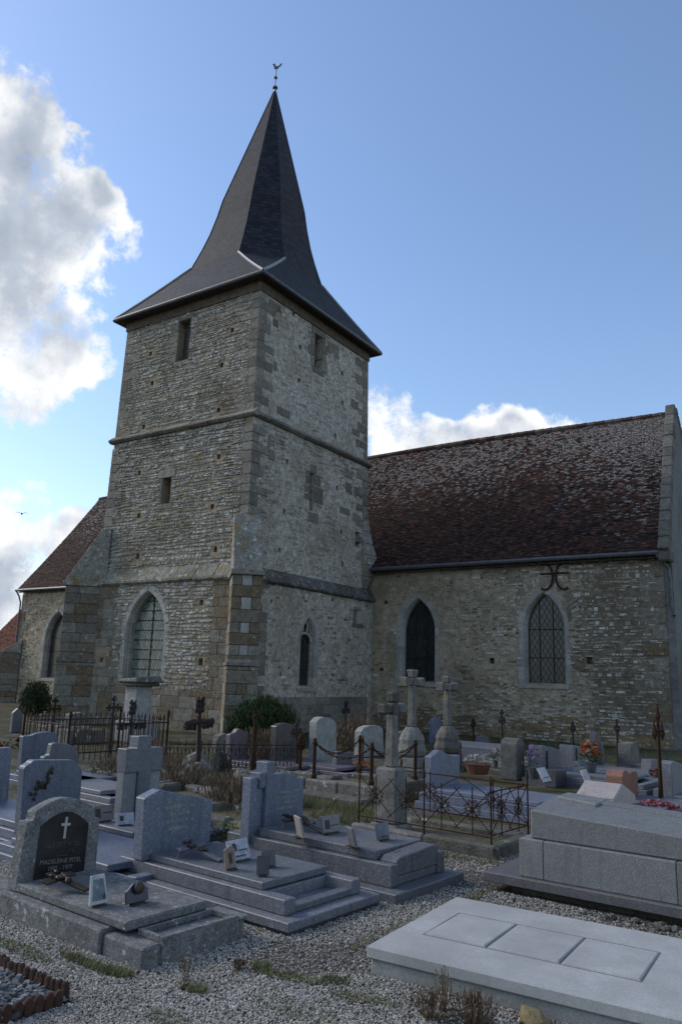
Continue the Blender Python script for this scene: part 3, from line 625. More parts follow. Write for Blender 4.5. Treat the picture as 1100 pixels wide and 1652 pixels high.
# weathered ledge over the lower stage, with a drip mould under it
profF = [(-.05, -.14), (LF + .04, -.14), (LF + .13, -.07), (LF + .13, .0), (.03, .52), (-.05, .52)]
profE = [(-.05, -.14), (LE + .04, -.14), (LE + .13, -.07), (LE + .13, .0), (.03, .40), (-.05, .40)]
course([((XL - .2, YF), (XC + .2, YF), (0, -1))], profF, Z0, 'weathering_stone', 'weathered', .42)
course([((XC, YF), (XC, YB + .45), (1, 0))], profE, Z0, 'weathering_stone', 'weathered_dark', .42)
# ashlar of the lower stage
def ashlar(fn, s0, s1, z0, z1, holes, m='ashlar', hs=(.28, .40), ls=(.45, .95), prob=1):
    z = z0
    while z < z1 - .1:
        h = min(R.uniform(*hs), z1 - z)
        if z1 - z - h < .15: h = z1 - z
        s = s0 - R.uniform(0, .4)
        while s < s1:
            l = R.uniform(*ls); a, b = max(s, s0), min(s + l, s1)
            if b - a > .12 and not near(holes, (a + b) / 2, z + h / 2, (b - a) / 2, h / 2, .12) and R.random() < prob: block('ashlar_stone', fn, a, b, z, z + h, tower, m)
            s += l
        z += h
ashlar(l_front, XL - .1, XC, 0, 1.30, fl_h)
ashlar(l_front, XL, -21.45, 1.30, Z0 - .14, fl_h); ashlar(l_front, -17.0, XC, 1.30, Z0 - .14, fl_h, ls=(.35, .7))
ashlar(l_front, -21.5, -18.7, 4.3, Z0 - .14, fl_h, prob=.5); ashlar(l_front, -21.5, -21.1, 1.3, 3.6, fl_h, prob=.6, ls=(.3, .4))
ashlar(l_east, YF + .2, YB, 0, 1.16, el_h, 'quoin', (.26, .36), (.5, 1.0)); ashlar(l_east, YF + .3, YF + 1.0, 1.16, Z0 - .14, el_h, 'quoin', (.24, .36), (.4, .6), .7)
block('niche_lintel', l_east, 24.5, 25.0, 4.32, 4.46, tower, 'quoin', .03); block('niche_sill', l_east, 24.45, 25.2, 3.68, 3.84, tower, 'quoin', .03); block('niche_jamb', l_east, 24.48, 24.62, 3.84, 4.32, tower, 'quoin', .02)
block('niche_block', l_east, 24.76, 25.45, 3.86, 4.30, tower, 'dressed', .015)
# windows of the lower stage
window(tower, l_front, LW['x0'], LW['x1'], LW['z0'], LW['zs'], LW['za'], 2, 9, 'glass_green', .34, .2)
window(tower, l_east, 21.27, 22.16, 1.50, 2.95, 3.83, 1, 2, 'glass_dark', .26, .14, hbars=[2.35])
tr = MB()                                  # small pierced head in the side lancet
for k in range(2):
    pts = [(21.34 + .74 * (.5 - .5 * cos(pi * t / 10)) , 3.0 + .28 * sin(pi * t / 10)) for t in range(11)]
tr.tube([l_east(y, z, -.17) for y, z in pts], .05, 6)
tr.tube([l_east(21.715 + .13 * cos(a * pi / 6), 3.46 + .20 * sin(a * pi / 6), -.17) for a in range(13)], .04, 6)
tr.build('window_tracery', 'dressed', tower)
# diagonal buttresses
def buttress(cx, cy, dx, dy, L=1.35, W=.88):
    n = Vector((dx, dy, 0)).normalized(); t = Vector((-n.y, n.x, 0)); c = Vector((cx, cy, 0)) - n * .25; L += .25
    def bx(name, a, b, t0, t1, z0, z1, m, bev=.014, za=None):
        p = lambda q, s, z: tuple(c + n * q + t * s + Vector((0, 0, z)))
        zb = z1 if za is None else za
        MB().hex8([p(a, t0, z0), p(b, t0, z0), p(b, t1, z0), p(a, t1, z0), p(a, t0, zb), p(b, t0, z1), p(b, t1, z1), p(a, t1, zb)]).build(name, m, tower, bevel=bev)
    z = -.1; k = 0
    while z < Z0 - .16:
        low = z < 2.0
        h = min(R.uniform(.30, .38), (2.05 if low else Z0 - .14) - z)
        if h < .08: z += h; continue
        g = .05 if low else 0; w2 = W / 2 + g * .5; l2 = L + g
        cut = l2 - R.uniform(.35, .8)
        if k % 2:
            bx('buttress_stone', cut + .004, l2, -w2, w2, z + .004, z + h - .004, 'ashlar'); bx('buttress_stone', 0, cut - .004, -w2 - R.uniform(-.004, .008), w2, z + .004, z + h - .004, 'ashlar')
        else:
            q = W * R.uniform(.28, .36)
            for u0, u1 in ((0, cut - .004), (cut + .004, l2)):
                bx('buttress_stone', u0, u1, -w2, -w2 + q, z + .004, z + h - .004, 'ashlar'); bx('buttress_stone', u0, u1, w2 - q, w2, z + .004, z + h - .004, 'ashlar')
            bx('buttress_infill', 0, l2 - .015, -w2 + q + .01, w2 - q - .01, z + .004, z + h - .004, 'dressed' if not low else 'ashlar')
        z += h; k += 1
    bx('set_off', 0, L + .08, -W / 2 - .05, W / 2 + .05, 2.06, 2.16, 'quoin'); bx('set_off', L - .1, L + .07, -W / 2 - .02, W / 2 + .02, 2.16, 2.17, 'quoin', 0, 2.36)
    bx('drip_mould', 0, L + .09, -W / 2 - .06, W / 2 + .06, Z0 - .14, Z0 + .02, 'weathered')
    m0 = 7
    for i in range(m0):                    # sloping cap of stepped stones
        a0, a1 = L + .05 - (L + .05 - .28) * i / m0, L + .05 - (L + .05 - .28) * (i + 1) / m0
        z0_, z1_ = Z0 + .02 + 1.95 * i / m0, Z0 + .02 + 1.95 * (i + 1) / m0
        for s0, s1 in ((-W / 2, 0), (0, W / 2)) if i % 2 else ((-W / 2, W / 2),):
            p = lambda q, s, z: tuple(c + n * q + t * s + Vector((0, 0, z)))
            mb = MB(); mb.hex8([p(0, s0 + .004, z0_), p(a0, s0 + .004, z0_), p(a0, s1 - .004, z0_), p(0, s1 - .004, z0_), p(0, s0 + .004, z1_ + .01), p(a1 + .02, s0 + .004, z1_), p(a1 + .02, s1 - .004, z1_), p(0, s1 - .004, z1_ + .01)])
            mb.build('cap_stone', 'weathered', tower, bevel=.012)
buttress(XC, YF, 1, -1); buttress(XL, YF, -1, -1, 1.12)
# back corner of the stair thickening beside the nave roof
for (za, ea), (zb, eb) in zip(((5.2, .02), (5.7, .26), (6.15, .46), (6.55, .36), (7.0, .22), (7.5, .12), (8.0, .05)), ((5.7, .26), (6.15, .46), (6.55, .36), (7.0, .22), (7.5, .12), (8.0, .05), (8.5, .0))):
    q = lambda z, e: [(XC - .5 - ins(z), YB - .5, z), (XC + .03 - ins(z) + e * .25, YB - .35, z), (XC + .03 - ins(z) + e * .6, YB + e, z), (XC - .5 - ins(z), YB + e, z)]
    MB().hex8(q(za + .005, ea) + q(zb - .005, eb)).build('corner_stone', 'weathered', tower, bevel=.02)
# spire
AP = Vector((-19.12, 22.28, 26.7)); zk = 17.3; ao = 2.45; ex, ey = HX - ins(ZT) + .40, HY - ins(ZT) + .40
EZ = ZT + .02
corners = [Vector((CX + a * ex, CY + b * ey, EZ)) for a, b in ((-1, -1), (1, -1), (1, 1), (-1, 1))]
kq = .5 * ao
octv = [Vector((CX + a, CY + b, zk)) for a, b in ((-kq, -ao), (kq, -ao), (ao, -kq), (ao, kq), (kq, ao), (-kq, ao), (-ao, kq), (-ao, -kq))]
sp = MB(); sp.uv = []
def facet(pts):
    o = Vector(pts[0]); ux = (Vector(pts[1]) - o).normalized(); nn = ux.cross(Vector(pts[2]) - o).normalized(); uy = nn.cross(ux)
    if uy.z < 0: uy = -uy
    sp.add([tuple(p) for p in pts], [tuple(range(len(pts)))]); sp.uv.append([((p - o).dot(ux) + o.x, (p - o).dot(uy) + o.z) for p in map(Vector, pts)])
tops = [AP + (v - Vector((CX, CY, zk))) * .018 for v in octv]
def up8(i, t): return octv[i].lerp(tops[i], t) + (Vector((CX, CY, 0)) - Vector((octv[i].x, octv[i].y, 0))) * (.04 * sin(pi * min(1, t / .36)) if t < .36 else 0)
LV = (0, .05, .11, .18, .27, .36, .6, 1)
for i in range(8):
    k = (i + 1) % 8
    for a, b in zip(LV, LV[1:]): facet([up8(i, a), up8(k, a), up8(k, b), up8(i, b)])
def bend(a, b, t): return a.lerp(b, t) - Vector((0, 0, .04 * sin(pi * t)))
for i in range(4):
    c0, c1 = corners[i], corners[(i + 1) % 4]; o0, o1 = octv[2 * i], octv[2 * i + 1]
    for q in range(4):
        facet([bend(c0, o0, q / 4), bend(c1, o1, q / 4), bend(c1, o1, (q + 1) / 4), bend(c0, o0, (q + 1) / 4)])
    oa, ob = octv[2 * i - 1], octv[2 * i]
    for q in range(4):
        pts = [bend(c0, oa, q / 4), bend(c0, ob, q / 4), bend(c0, ob, (q + 1) / 4), bend(c0, oa, (q + 1) / 4)]
        facet(pts[1:] if q == 0 else pts)
spo = sp.build('spire_roof', 'slate', tower)
for i in range(4):
    for ov in (octv[2 * i - 1], octv[2 * i]):
        MB().tube([bend(corners[i], ov, q / 6) + Vector((0, 0, .015)) for q in range(7)], .055, 6).build('lead_hip', 'lead', tower)
for i in range(8):
    MB().tube([up8(i, t) for t in LV], .022, 5).build('spire_ridge', 'slate_ridge' if 'slate_ridge' in M else 'zinc', tower)
for i in range(4):
    a, b = corners[i], corners[(i + 1) % 4]
    MB().tube([a - Vector((0, 0, .03)), b - Vector((0, 0, .03))], .07, 8).build('eaves_gutter', 'zinc', tower)
MB().box(CX - ex + .03, CX + ex - .03, CY - ey + .03, CY + ey - .03, ZT - .05, ZT + .01).build('eaves_soffit', 'dark_wood', tower)
cb = MB()
q = HX - ins(ZT) + .06; qy = HY - ins(ZT) + .06
cb.box(CX - q, CX + q, CY - qy, CY + qy, ZT - .42, ZT - .05); cb.build('eaves_beam', 'dark_wood_warm', tower)
MB().lathe([(.13, -1.3), (.105, -.8), (.075, -.2), (.05, .1), (.03, .25)], AP, 8).build('lead_cap', 'lead', tower)
MB().lathe([(.02, 0), (.11, .02), (.12, .07), (.05, .12), (.025, .14)], AP + Vector((0, 0, .16)), 12).build('finial_collar', 'zinc', tower)
cock = MB(); b0 = AP + Vector((0, 0, .2)); cock.tube([b0, b0 + Vector((0, 0, .98))], .022, 6); cock.build('finial_rod', 'zinc', tower)
MB().lathe([(.02, -.06), (.075, -.03), (.08, .0), (.075, .03), (.02, .06)], b0 + Vector((0, 0, .52)), 10).build('finial_ball', 'zinc', tower)
def ck(u, v, d): u *= .8; v *= .8; return tuple(b0 + Vector((u * .83 + d * -.55, u * .55 + d * .83, .98 + v)))
MB().prism([(-.12, .02), (-.02, -.04), (.08, -.02), (.13, .08), (.24, .18), (.33, .36), (.22, .30), (.12, .16), (.02, .14), (-.05, .20), (-.07, .30), (-.14, .33), (-.17, .26), (-.22, .24), (-.16, .21)], ck, -.025, .025).build('weathercock', 'zinc', tower, bevel=.01)

# ------------------------------------------------------------------ the nave
YN, YR, HE, HR, XE, XW = 25.9, 30.5, 6.04, 12.19, -5.02, -38.3
nave = thing('church_nave', 'long rubble stone church nave with brown lichened tile roof behind the tower', 'church', ((XE + XW) / 2, YR, 0)); WORLD.add(nave.name)
def n_wall(x, z, d): return (x, YN - d, z)
NA = (-14.49, -13.05, 1.76, 3.62, 4.86); NB = (-9.66, -8.24, 1.84, 3.66, 4.92); NC = (-35.95, -34.15, 1.35, 3.3, 4.80)
nh = [lancet(*NA), lancet(*NB), lancet(*NC), sq(-10.83, 2.57, .09, .1), sq(-7.45, 2.62, .11, .12), sq(-15.17, 4.72, .08, .07), sq(-15.3, 2.18, .08, .06)]
wl = MB(); wall_face(wl, rect(XW, XE, -.2, HE), nh, n_wall, .36); wl.build('front_wall', 'nave_render', nave)
wl = MB()
wl.add([(XW, YN, -.2), (XW, YN, HE), (XW, YR, HR - .1), (XW, 2 * YR - YN, HE), (XW, 2 * YR - YN, -.2)], [(0, 1, 2, 3, 4)])
wl.add([(XW, 2 * YR - YN, -.2), (XE, 2 * YR - YN, -.2), (XE, 2 * YR - YN, HE), (XW, 2 * YR - YN, HE)], [(0, 1, 2, 3)]); wl.build('rear_walls', 'nave_render', nave)
def kn(s, z, a, b):
    if near(nh, s, z, a, b) or -22.6 < s < -15.8: return 0
    n = sin(s * 1.1 + z * .9) * sin(z * 1.6 - s * .5) + .5 * sin(s * 2.7 + 1) * sin(z * 3.1)
    k = .12 + .22 * n
    if s > -7.9: k = .68 + .2 * n
    elif s > -12.6: k = .42 + .3 * n + (.25 if z < 1.5 or z > 5.2 else 0)
    if s < -25: k = .36 + .2 * n
    if z < .9: k = max(k, .6)
    return k
rbn = MB(); rubble(rbn, n_wall, XW + .1, XE - .1, 0, HE - .1, kn, (.05, .12), (.07, .24), (.004, .03), .018)
stuff(rbn.build('rubble_facing', 'nave_rubble', nave))
ft = MB(); xs_ = [-15.7 + i * .15 for i in range(int((XE + 15.7) / .15) + 1)]
top_ = [.62 + .16 * sin(x * 1.3) + .10 * sin(x * 3.7 + 1) + R.uniform(-.05, .05) for x in xs_]
for i in range(len(xs_) - 1): ft.add([n_wall(xs_[i], -.1, .005), n_wall(xs_[i + 1], -.1, .005), n_wall(xs_[i + 1], top_[i + 1], .004), n_wall(xs_[i], top_[i], .004)], [(0, 1, 2, 3)])
ft.build('wall_footing', 'footing', nave)
pm = MB(); zs_ = [i * .2 for i in range(int(HE / .2) + 1)]; lf_ = [-7.7 + .35 * sin(z * 1.5) + .2 * sin(z * 4.1) - (.0 if z < 4 else .4) + R.uniform(-.08, .08) for z in zs_]
for i in range(len(zs_) - 1):
    for xa, xb, xc, xd in ((lf_[i], -7.57, -7.57, lf_[i + 1]), (-7.33, XE - .01, XE - .01, -7.33)) if 2.3 < zs_[i] < 2.7 else ((lf_[i], XE - .01, XE - .01, lf_[i + 1]),):
        if xb > max(xa, xd): pm.add([n_wall(xa, zs_[i], .0025), n_wall(xb, zs_[i], .0025), n_wall(xc, zs_[i + 1], .0025), n_wall(xd, zs_[i + 1], .0025)], [(0, 1, 2, 3)])
pm.build('bare_masonry_patch', 'dark_joint', nave)
window(nave, n_wall, *NA, 3, 3, 'glass_dark', .32, .16, hbars=[2.62, 3.55]); window(nave, n_wall, *NB, 3, 3, 'glass_mid', .30, .17, hbars=[2.70, 3.66]); window(nave, n_wall, *NC, 1, 5, 'glass_mid', .34, .2)
# voussoirs of rough stone round the right-hand window
cx0, cz0 = (NB[0] + NB[1]) / 2, NB[3]
for i in range(27):
    a = pi * (.04 + .92 * i / 26); r0 = 1.0 + .32 * sin(a) ** 2
    x, z = cx0 + r0 * cos(a), cz0 + (r0 + .16) * sin(a)
    d = Vector((cos(a), sin(a))); t = Vector((-d.y, d.x)); L = R.uniform(.22, .32); w2 = R.uniform(.045, .062)
    pts = [tuple(Vector((x, z)) + d * u + t * v) for u, v in ((0, -w2), (L, -w2 * 1.15), (L, w2 * 1.15), (0, w2))]
    MB().prism(pts, n_wall, -.02, .018 + R.uniform(0, .012)).build('voussoir', 'nave_block', nave, bevel=.008)
for z in range(11):
    block('quoin_stone', n_wall, XE - (.75 if z % 2 else .42), XE + .02, .3 + z * .5, .78 + z * .5 + R.uniform(-.05, .02), nave, 'ashlar', .02)
    block('quoin_stone', n_wall, XW - .01, XW + (.75 if z % 2 else .42), .3 + z * .5, .78 + z * .5 + R.uniform(-.05, .02), nave, 'ashlar', .02)
# gable wall, its coping and kneeler at the near end
gw = MB(); GX0, GX1 = XE - .02, XE + .26
def gl(z): return -.38 * max(0, z - HE) / (HR - HE)
gw.prism([(YN + .02, -.2), (2 * YR - YN, -.2), (2 * YR - YN, HE), (YR, HR + .12), (YN + .02, HE)], lambda y, z, x: (x + gl(z), y, z), GX0 + .03, GX1); gw.build('gable_wall', 'gable', nave)
sl = Vector((0, YR - (YN - .3), HR + .12 - (HE - .1))); SL = sl.length; su = sl / SL; sn = Vector((0, -su.z, su.y))
for side in (1, -1):
    t = 0
    while t < SL - .05:
        l = min(R.uniform(.42, .75), SL - t)
        if SL - t - l < .2: l = SL - t
        p = lambda q, h: (YN - .3 + su.y * q + sn.y * h, HE - .1 + su.z * q + sn.z * h)
        pol = [p(t + .006, -.05), p(t + l - .006, -.05), p(t + l - .006, .26 + R.uniform(-.03, .03)), p(t + .006, .26 + R.uniform(-.03, .03))]
        if side < 0: pol = [(2 * YR - y, z) for y, z in pol]
        MB().prism(pol, lambda y, z, x: (x + gl(z), y, z), GX0 - .03, GX1 + .03).build('coping_stone', 'coping', nave, bevel=.03); t += l
MB().box(GX0 - .04, GX1 + .04, YN - .42, YN + .2, HE - .34, HE + .02).build('kneeler_stone', 'coping', nave, bevel=.05)
# roof: each tile real, joined course by course
ev = Vector((0, YR - (YN - .28), HR - (HE + .0))); EL = ev.length; eu = ev / EL; en = Vector((0, -eu.z, eu.y))
def roof(x0, x1, m, name, y0=YN - .28, z0=HE, L=EL, u=eu, nrm=en, parent=nave, verge=None, tw=.145, ex_=.09, sag=.07, lean=0):
    mb = MB(); rows = int(L / ex_)
    for r_ in range(rows):
        t = r_ * ex_; s = x0 + (tw / 2 if r_ % 2 else 0) - tw + R.uniform(-.02, .02)
        while s < x1 - lean * t / L:
            a, b = max(x0, s + .004), min(x1 - lean * t / L, s + tw - .004)
            if b - a > .03:
                dip = sag * sin(pi * t / L) + .03 * sin(a * .9) * sin(t * .8)
                h = .030 + R.uniform(-.006, .010) + (.02 if R.random() < .03 else 0); j = R.uniform(-.008, .008); tl = R.uniform(-.006, .006)
                P = lambda x, q, hh: (x, y0 + u.y * q + nrm.y * (hh - dip), z0 + u.z * q + nrm.z * (hh - dip))
                o = len(mb.v)
                mb.v += [P(a, t + j, h + tl), P(b, t + j, h - tl), P(b, t + ex_ * 1.35, .012), P(a, t + ex_ * 1.35, .012), P(a, t + j, h - .022), P(b, t + j, h - .022), P(b, t + ex_ * 1.3, .0), P(a, t + ex_ * 1.3, .0)]
                mb.f += [(o, o + 1, o + 2, o + 3), (o + 4, o + 5, o + 1, o), (o + 5, o + 6, o + 2, o + 1), (o + 7, o + 4, o, o + 3)]
            s += tw
    return stuff(mb.build(name, m, parent))
roof(-21.0, GX0 + .02, 'tile', 'roof_tiles', lean=.38); roof(XW - .12, -22.6, 'tile', 'roof_tiles')
rp = MB()
rp.add([(XW - .1, YN - .26, HE - .20), (GX0, YN - .26, HE - .20), (GX0 - .38, YR, HR - .32), (XW - .1, YR, HR - .32)], [(0, 1, 2, 3)])
rp.add([(XW - .1, YR, HR - .32), (GX0 - .38, YR, HR - .32), (GX0, 2 * YR - YN + .26, HE - .20), (XW - .1, 2 * YR - YN + .26, HE - .20)], [(0, 1, 2, 3)]); rp.build('roof_boarding', 'dark_wood', nave)
s = XW - .1
while s < GX0 - .45:
    l = .36; sg = .05 * sin(s * .35)
    MB().tube([(s, YR, HR + .0 + sg), (s + l - .015, YR, HR + .012 + sg)], .135, 8).build('ridge_tile', 'ridge', nave); s += l
for x0, x1 in ((-15.7, GX0 + .02), (XW - .2, -22.8)):
    g = MB(); g.tube([(x0, YN - .34, HE - .06), (x1, YN - .34, HE - .04)], .075, 8); g.build('gutter', 'zinc', nave)
MB().tube([(XE - .12, YN - .34, HE - .1), (XE + .02, YN - .30, HE - .3), (XE + .18, YN - .10, HE - .55), (XE + .2, YN - .08, HE - 1.1), (XE + .2, YN - .08, 4.3), (XE + .3, YN - .3, 4.0)], .05, 8).build('downpipe', 'zinc', nave)
MB().tube([(XW - .15, YN - .34, HE - .1), (XW + .1, YN - .3, HE - .4), (XW - .06, YN - .06, HE - .7), (XW - .06, YN - .06, .1)], .045, 8).build('downpipe', 'zinc', nave)
# iron wall anchor: two arcs back to back and a bar
an = MB(); ax, az = -8.52, 5.43
for s in (-1, 1):
    an.tube([n_wall(ax + s * (.05 + .28 * (1 - cos(a))), az + .45 * sin(a), .06) for a in [(-2.05 + 4.1 * i / 18) for i in range(19)]], .036, 6)
an.tube([n_wall(ax - .48, az + .1, .07), n_wall(ax + .48, az + .1, .07)], .03, 6); an.build('wall_anchor', 'rust_dark', nave)
# buttresses at both ends of the nave
def nbutt(cx, cy, dx, dy, L, W, zt, zc):
    n = Vector((dx, dy, 0)).normalized(); t = Vector((-n.y, n.x, 0)); c = Vector((cx, cy, 0)) - n * .3; L += .3
    p = lambda q, s, z: tuple(c + n * q + t * s + Vector((0, 0, z)))
    z = -.1
    while z < zt - .05:
        h = min(R.uniform(.3, .42), zt - z); l2 = L + (.12 if z < 1.2 else 0)
        cut = [-W / 2, R.uniform(-.1, .1), W / 2] if R.random() < .6 else [-W / 2, W / 2]
        for a, b in zip(cut, cut[1:]):
            MB().hex8([p(0, a + .004, z + .004), p(l2, a + .004, z + .004), p(l2, b - .004, z + .004), p(0, b - .004, z + .004), p(0, a + .004, z + h - .004), p(l2, a + .004, z + h - .004), p(l2, b - .004, z + h - .004), p(0, b - .004, z + h - .004)]).build('buttress_stone', 'ashlar', nave, bevel=.015)
        z += h
    MB().hex8([p(0, -W / 2 - .04, zt), p(L + .06, -W / 2 - .04, zt), p(L + .06, W / 2 + .04, zt), p(0, W / 2 + .04, zt), p(0, -W / 2, zc), p(L - .1, -W / 2, zt + .1), p(L - .1, W / 2, zt + .1), p(0, W / 2, zc)]).build('cap_stone', 'weathered', nave, bevel=.02)
nbutt(XW, YN, -1, -1, .8, .75, 2.6, 3.3)

# ------------------------------------------------------------------ low chapel beyond the far end
chap = thing('side_chapel', 'low cream walled chapel with red tile roof at the far left end of the church', 'chapel', (-41, 30, 0)); WORLD.add(chap.name)
cw = MB(); cw.box(-43.6, XW - .02, 27.0, 34, -.2, 2.3); cw.build('wall', 'nave_render', chap)
cu = Vector((0, 3.2, 3.5)); CLn = cu.length; cu /= CLn; cn = Vector((0, -cu.z, cu.y))
roof(-43.9, XW - .06, 'red_tile', 'roof_tiles', 26.7, 2.2, CLn, cu, cn, chap)
MB().add([(-43.8, 26.75, 2.17), (XW - .05, 26.75, 2.17), (XW - .05, 29.9, 5.62), (-43.8, 29.9, 5.62), (XW - .05, 34.2, 2.2), (-43.8, 34.2, 2.2)], [(0, 1, 2, 3), (3, 2, 4, 5)]).build('roof_boarding', 'dark_wood', chap)
MB().tube([(-43.9, 26.66, 2.14), (XW - .05, 26.66, 2.14)], .06, 6).build('gutter', 'zinc', chap)
# ------------------------------------------------------------------ graves
RZ = radians(-5)
def bx(parent, name, x0, x1, y0, y1, z0, z1, m, bev=.006): return MB().box(x0, x1, y0, y1, z0, z1).build(name, m, parent, bevel=bev)
def panel(parent, name, pts, x, th, m, bev=.006): return MB().prism(pts, lambda y, z, d: (d, y, z), x - th, x).build(name, m, parent, bevel=bev)
def text(parent, s, x, y, z, size, m, name='inscription', tilt=0):
    cu = bpy.data.curves.new(name, 'FONT'); cu.body = s; cu.size = size; cu.extrude = .0008; cu.align_x = 'CENTER'; cu.align_y = 'CENTER'
    cu.materials.append(M[m]); o = bpy.data.objects.new(name, cu); COL.objects.link(o); o.parent = parent
    o.location = (x, y, z); o.rotation_euler = (pi / 2, tilt, pi / 2)
    bpy.context.view_layer.update(); me = bpy.data.meshes.new_from_object(o); c = bpy.data.objects.new(name, me); COL.objects.link(c); c.parent = parent; c.location = o.location; c.rotation_euler = o.rotation_euler
    bpy.data.objects.remove(o); return c
def scribble(parent, x, y0, y1, z0, lines, h, m, rnd):
    """worn lettering that cannot be read any more: short strokes in rows"""
    mb = MB()
    for i, (a, b) in enumerate(lines):
        y = y0 + (y1 - y0) * a; z = z0 - i * h * 1.75
        while y < y0 + (y1 - y0) * b:
            k = rnd.random()
            if k < .86:
                w_ = h * rnd.uniform(.10, .18); hh = h * rnd.choice((.6, .6, .75, 1)); mb.box(x, x + .0015, y, y + w_, z, z + hh)
                if rnd.random() < .6: mb.box(x, x + .0014, y + w_, y + w_ + h * .3, z + hh * rnd.choice((0, .45, .85)), z + hh * rnd.choice((.12, .55, .97)) + h * .05)
            y += h * rnd.uniform(.35, .6)
    return stuff(mb.build('worn_inscription', m, parent))
def tomb(name, label, P, pts, m, th=.12, L=1.9, slab=None, kz=.12, sz=.06, pad=.12, group=None, z0=0, sm=None, lean=0, slabless=False):
    t = thing(name, label, 'grave', (P[0], P[1], 0), RZ, group)
    v0, v1 = min(p[0] for p in pts), max(p[0] for p in pts); sm = sm or m
    h = panel(t, 'headstone', pts, 0, th, m, .01)
    if lean: h.rotation_euler = (0, radians(lean), 0)
    if not slabless:
        bx(t, 'plinth', -th - .06, L + .06, v0 - pad - .05, v1 + pad + .05, -.05, kz * .45, sm)
        bx(t, 'kerb', -th - .02, L, v0 - pad, v0 - pad + .12, kz * .45, kz, sm); bx(t, 'kerb', -th - .02, L, v1 + pad - .12, v1 + pad, kz * .45, kz, sm)
        bx(t, 'kerb', L - .12, L, v0 - pad + .122, v1 + pad - .122, kz * .45, kz, sm)
        bx(t, 'slab', .02, L - .3, v0 - pad + .05, v1 + pad - .05, kz + .002, kz + sz, sm, .008)
    return t
rs = random.Random(21)

# -- nearest grave on the left: concrete, arched stone with a black plaque
t1 = thing('concrete_grave', 'lichened concrete grave with black plaque headstone at the left front', 'grave', (-3.87, 3.73, 0), RZ)
bx(t1, 'base', -2.1, -.42, -.02, .86, -.05, .15, 'concrete', .012); bx(t1, 'slab', -1.72, -.26, .06, .76, .152, .215, 'concrete', .012)
bx(t1, 'foot_step', -.415, 0, 0, .88, -.05, .125, 'concrete', .012)
bx(t1, 'foot_post', -.30, .02, .80, .90, .127, .15, 'concrete', .01)
for a in ((-.02, .02, .14, .80), (-.24, -.21, .14, .80), (-.21, -.02, .14, .17), (-.21, -.02, .77, .80)): bx(t1, 'planter_side', a[0], a[1], a[2], a[3], -.04 if a[0] == -.02 else .126, .165, 'concrete', .004)
def arch(y0, y1, z0, zs, rise, n=10): return [(y0, z0), (y1, z0)] + [(y1 + (y0 - y1) * i / n, zs + rise * sin(pi * i / n) ** .8 if 0 < i < n else zs) for i in range(n + 1)]
hd = bpy.data.objects.new('headstone', None); COL.objects.link(hd); hd.parent = t1; hd.location = (-1.60, .05, .15); hd.rotation_euler = (radians(-4), radians(-3), 0)
# sub-parts stand under the headstone
body = [(0, 0), (.70, 0), (.68, .50), (.62, .50), (.62, .57)] + [(.62 - .54 * i / 12, .57 + .095 * sin(pi * i / 12)) for i in range(1, 12)] + [(.08, .57), (.08, .50), (.02, .50)]
panel(hd, 'stone_body', body, 0, .14, 'concrete', .012)
plq = [(.13, .07), (.57, .07), (.565, .46)] + [(.565 - .43 * i / 10, .46 + .10 * sin(pi * i / 10)) for i in range(1, 10)] + [(.135, .46)]
panel(hd, 'black_plaque', plq, .012, .010, 'black_marble', .002)
MB().box(.013, .022, .335, .355, .36, .52).box(.013, .0222, .305, .385, .455, .475).build('plaque_cross', 'chrome', hd)
text(hd, 'ALBERT PITEL', .014, .35, .315, .052, 'pale_dim', 'lettering'); scribble(hd, .0135, .24, .47, .25, [(.05, .95)], .032, 'pale_faint', rs)
text(hd, 'MADELEINE PITEL', .014, .345, .195, .047, 'pale_letter', 'lettering'); text(hd, '1902 - 1977', .014, .345, .145, .046, 'pale_letter', 'lettering')
MB().box(.013, .016, .30, .40, .232, .236).build('plaque_rule', 'pale_dim', hd)

# -- grey granite grave with a slanted-top headstone
t2 = thing('granite_grave', 'speckled grey granite grave with slant topped headstone and open foot trough', 'grave', (-3.57, 4.82, 0), RZ)
bx(t2, 'footing', -2.26, -.03, .03, 1.09, -.05, .018, 'granite_base'); bx(t2, 'plinth', -2.3, 0, 0, 1.12, .02, .085, 'granite_grey', .006)
for y0, y1 in ((.10, .22), (.90, 1.02)): bx(t2, 'kerb', -2.12, -.13, y0, y1, .087, .195, 'granite_grey')
bx(t2, 'kerb', -2.12, -1.78, .222, .898, .087, .195, 'granite_grey'); bx(t2, 'kerb', -.235, -.135, .222, .898, .087, .135, 'granite_grey'); bx(t2, 'kerb', -.46, -.40, .222, .898, .087, .19, 'granite_grey')
bx(t2, 'trough_floor', -.398, -.237, .222, .898, .087, .105, 'granite_grey'); bx(t2, 'slab', -1.80, -.43, .17, .95, .197, .252, 'granite_grey', .006)
s2 = panel(t2, 'headstone', [(.09, .197), (.87, .197), (.88, .63), (.24, .775), (.07, .715)], -1.80, .13, 'granite_blue', .008)
scribble(s2, -1.799, .27, .66, .60, [(.05, .98), (.25, .85), (0, .98), (.25, .8)], .035, 'gold_dim', rs)

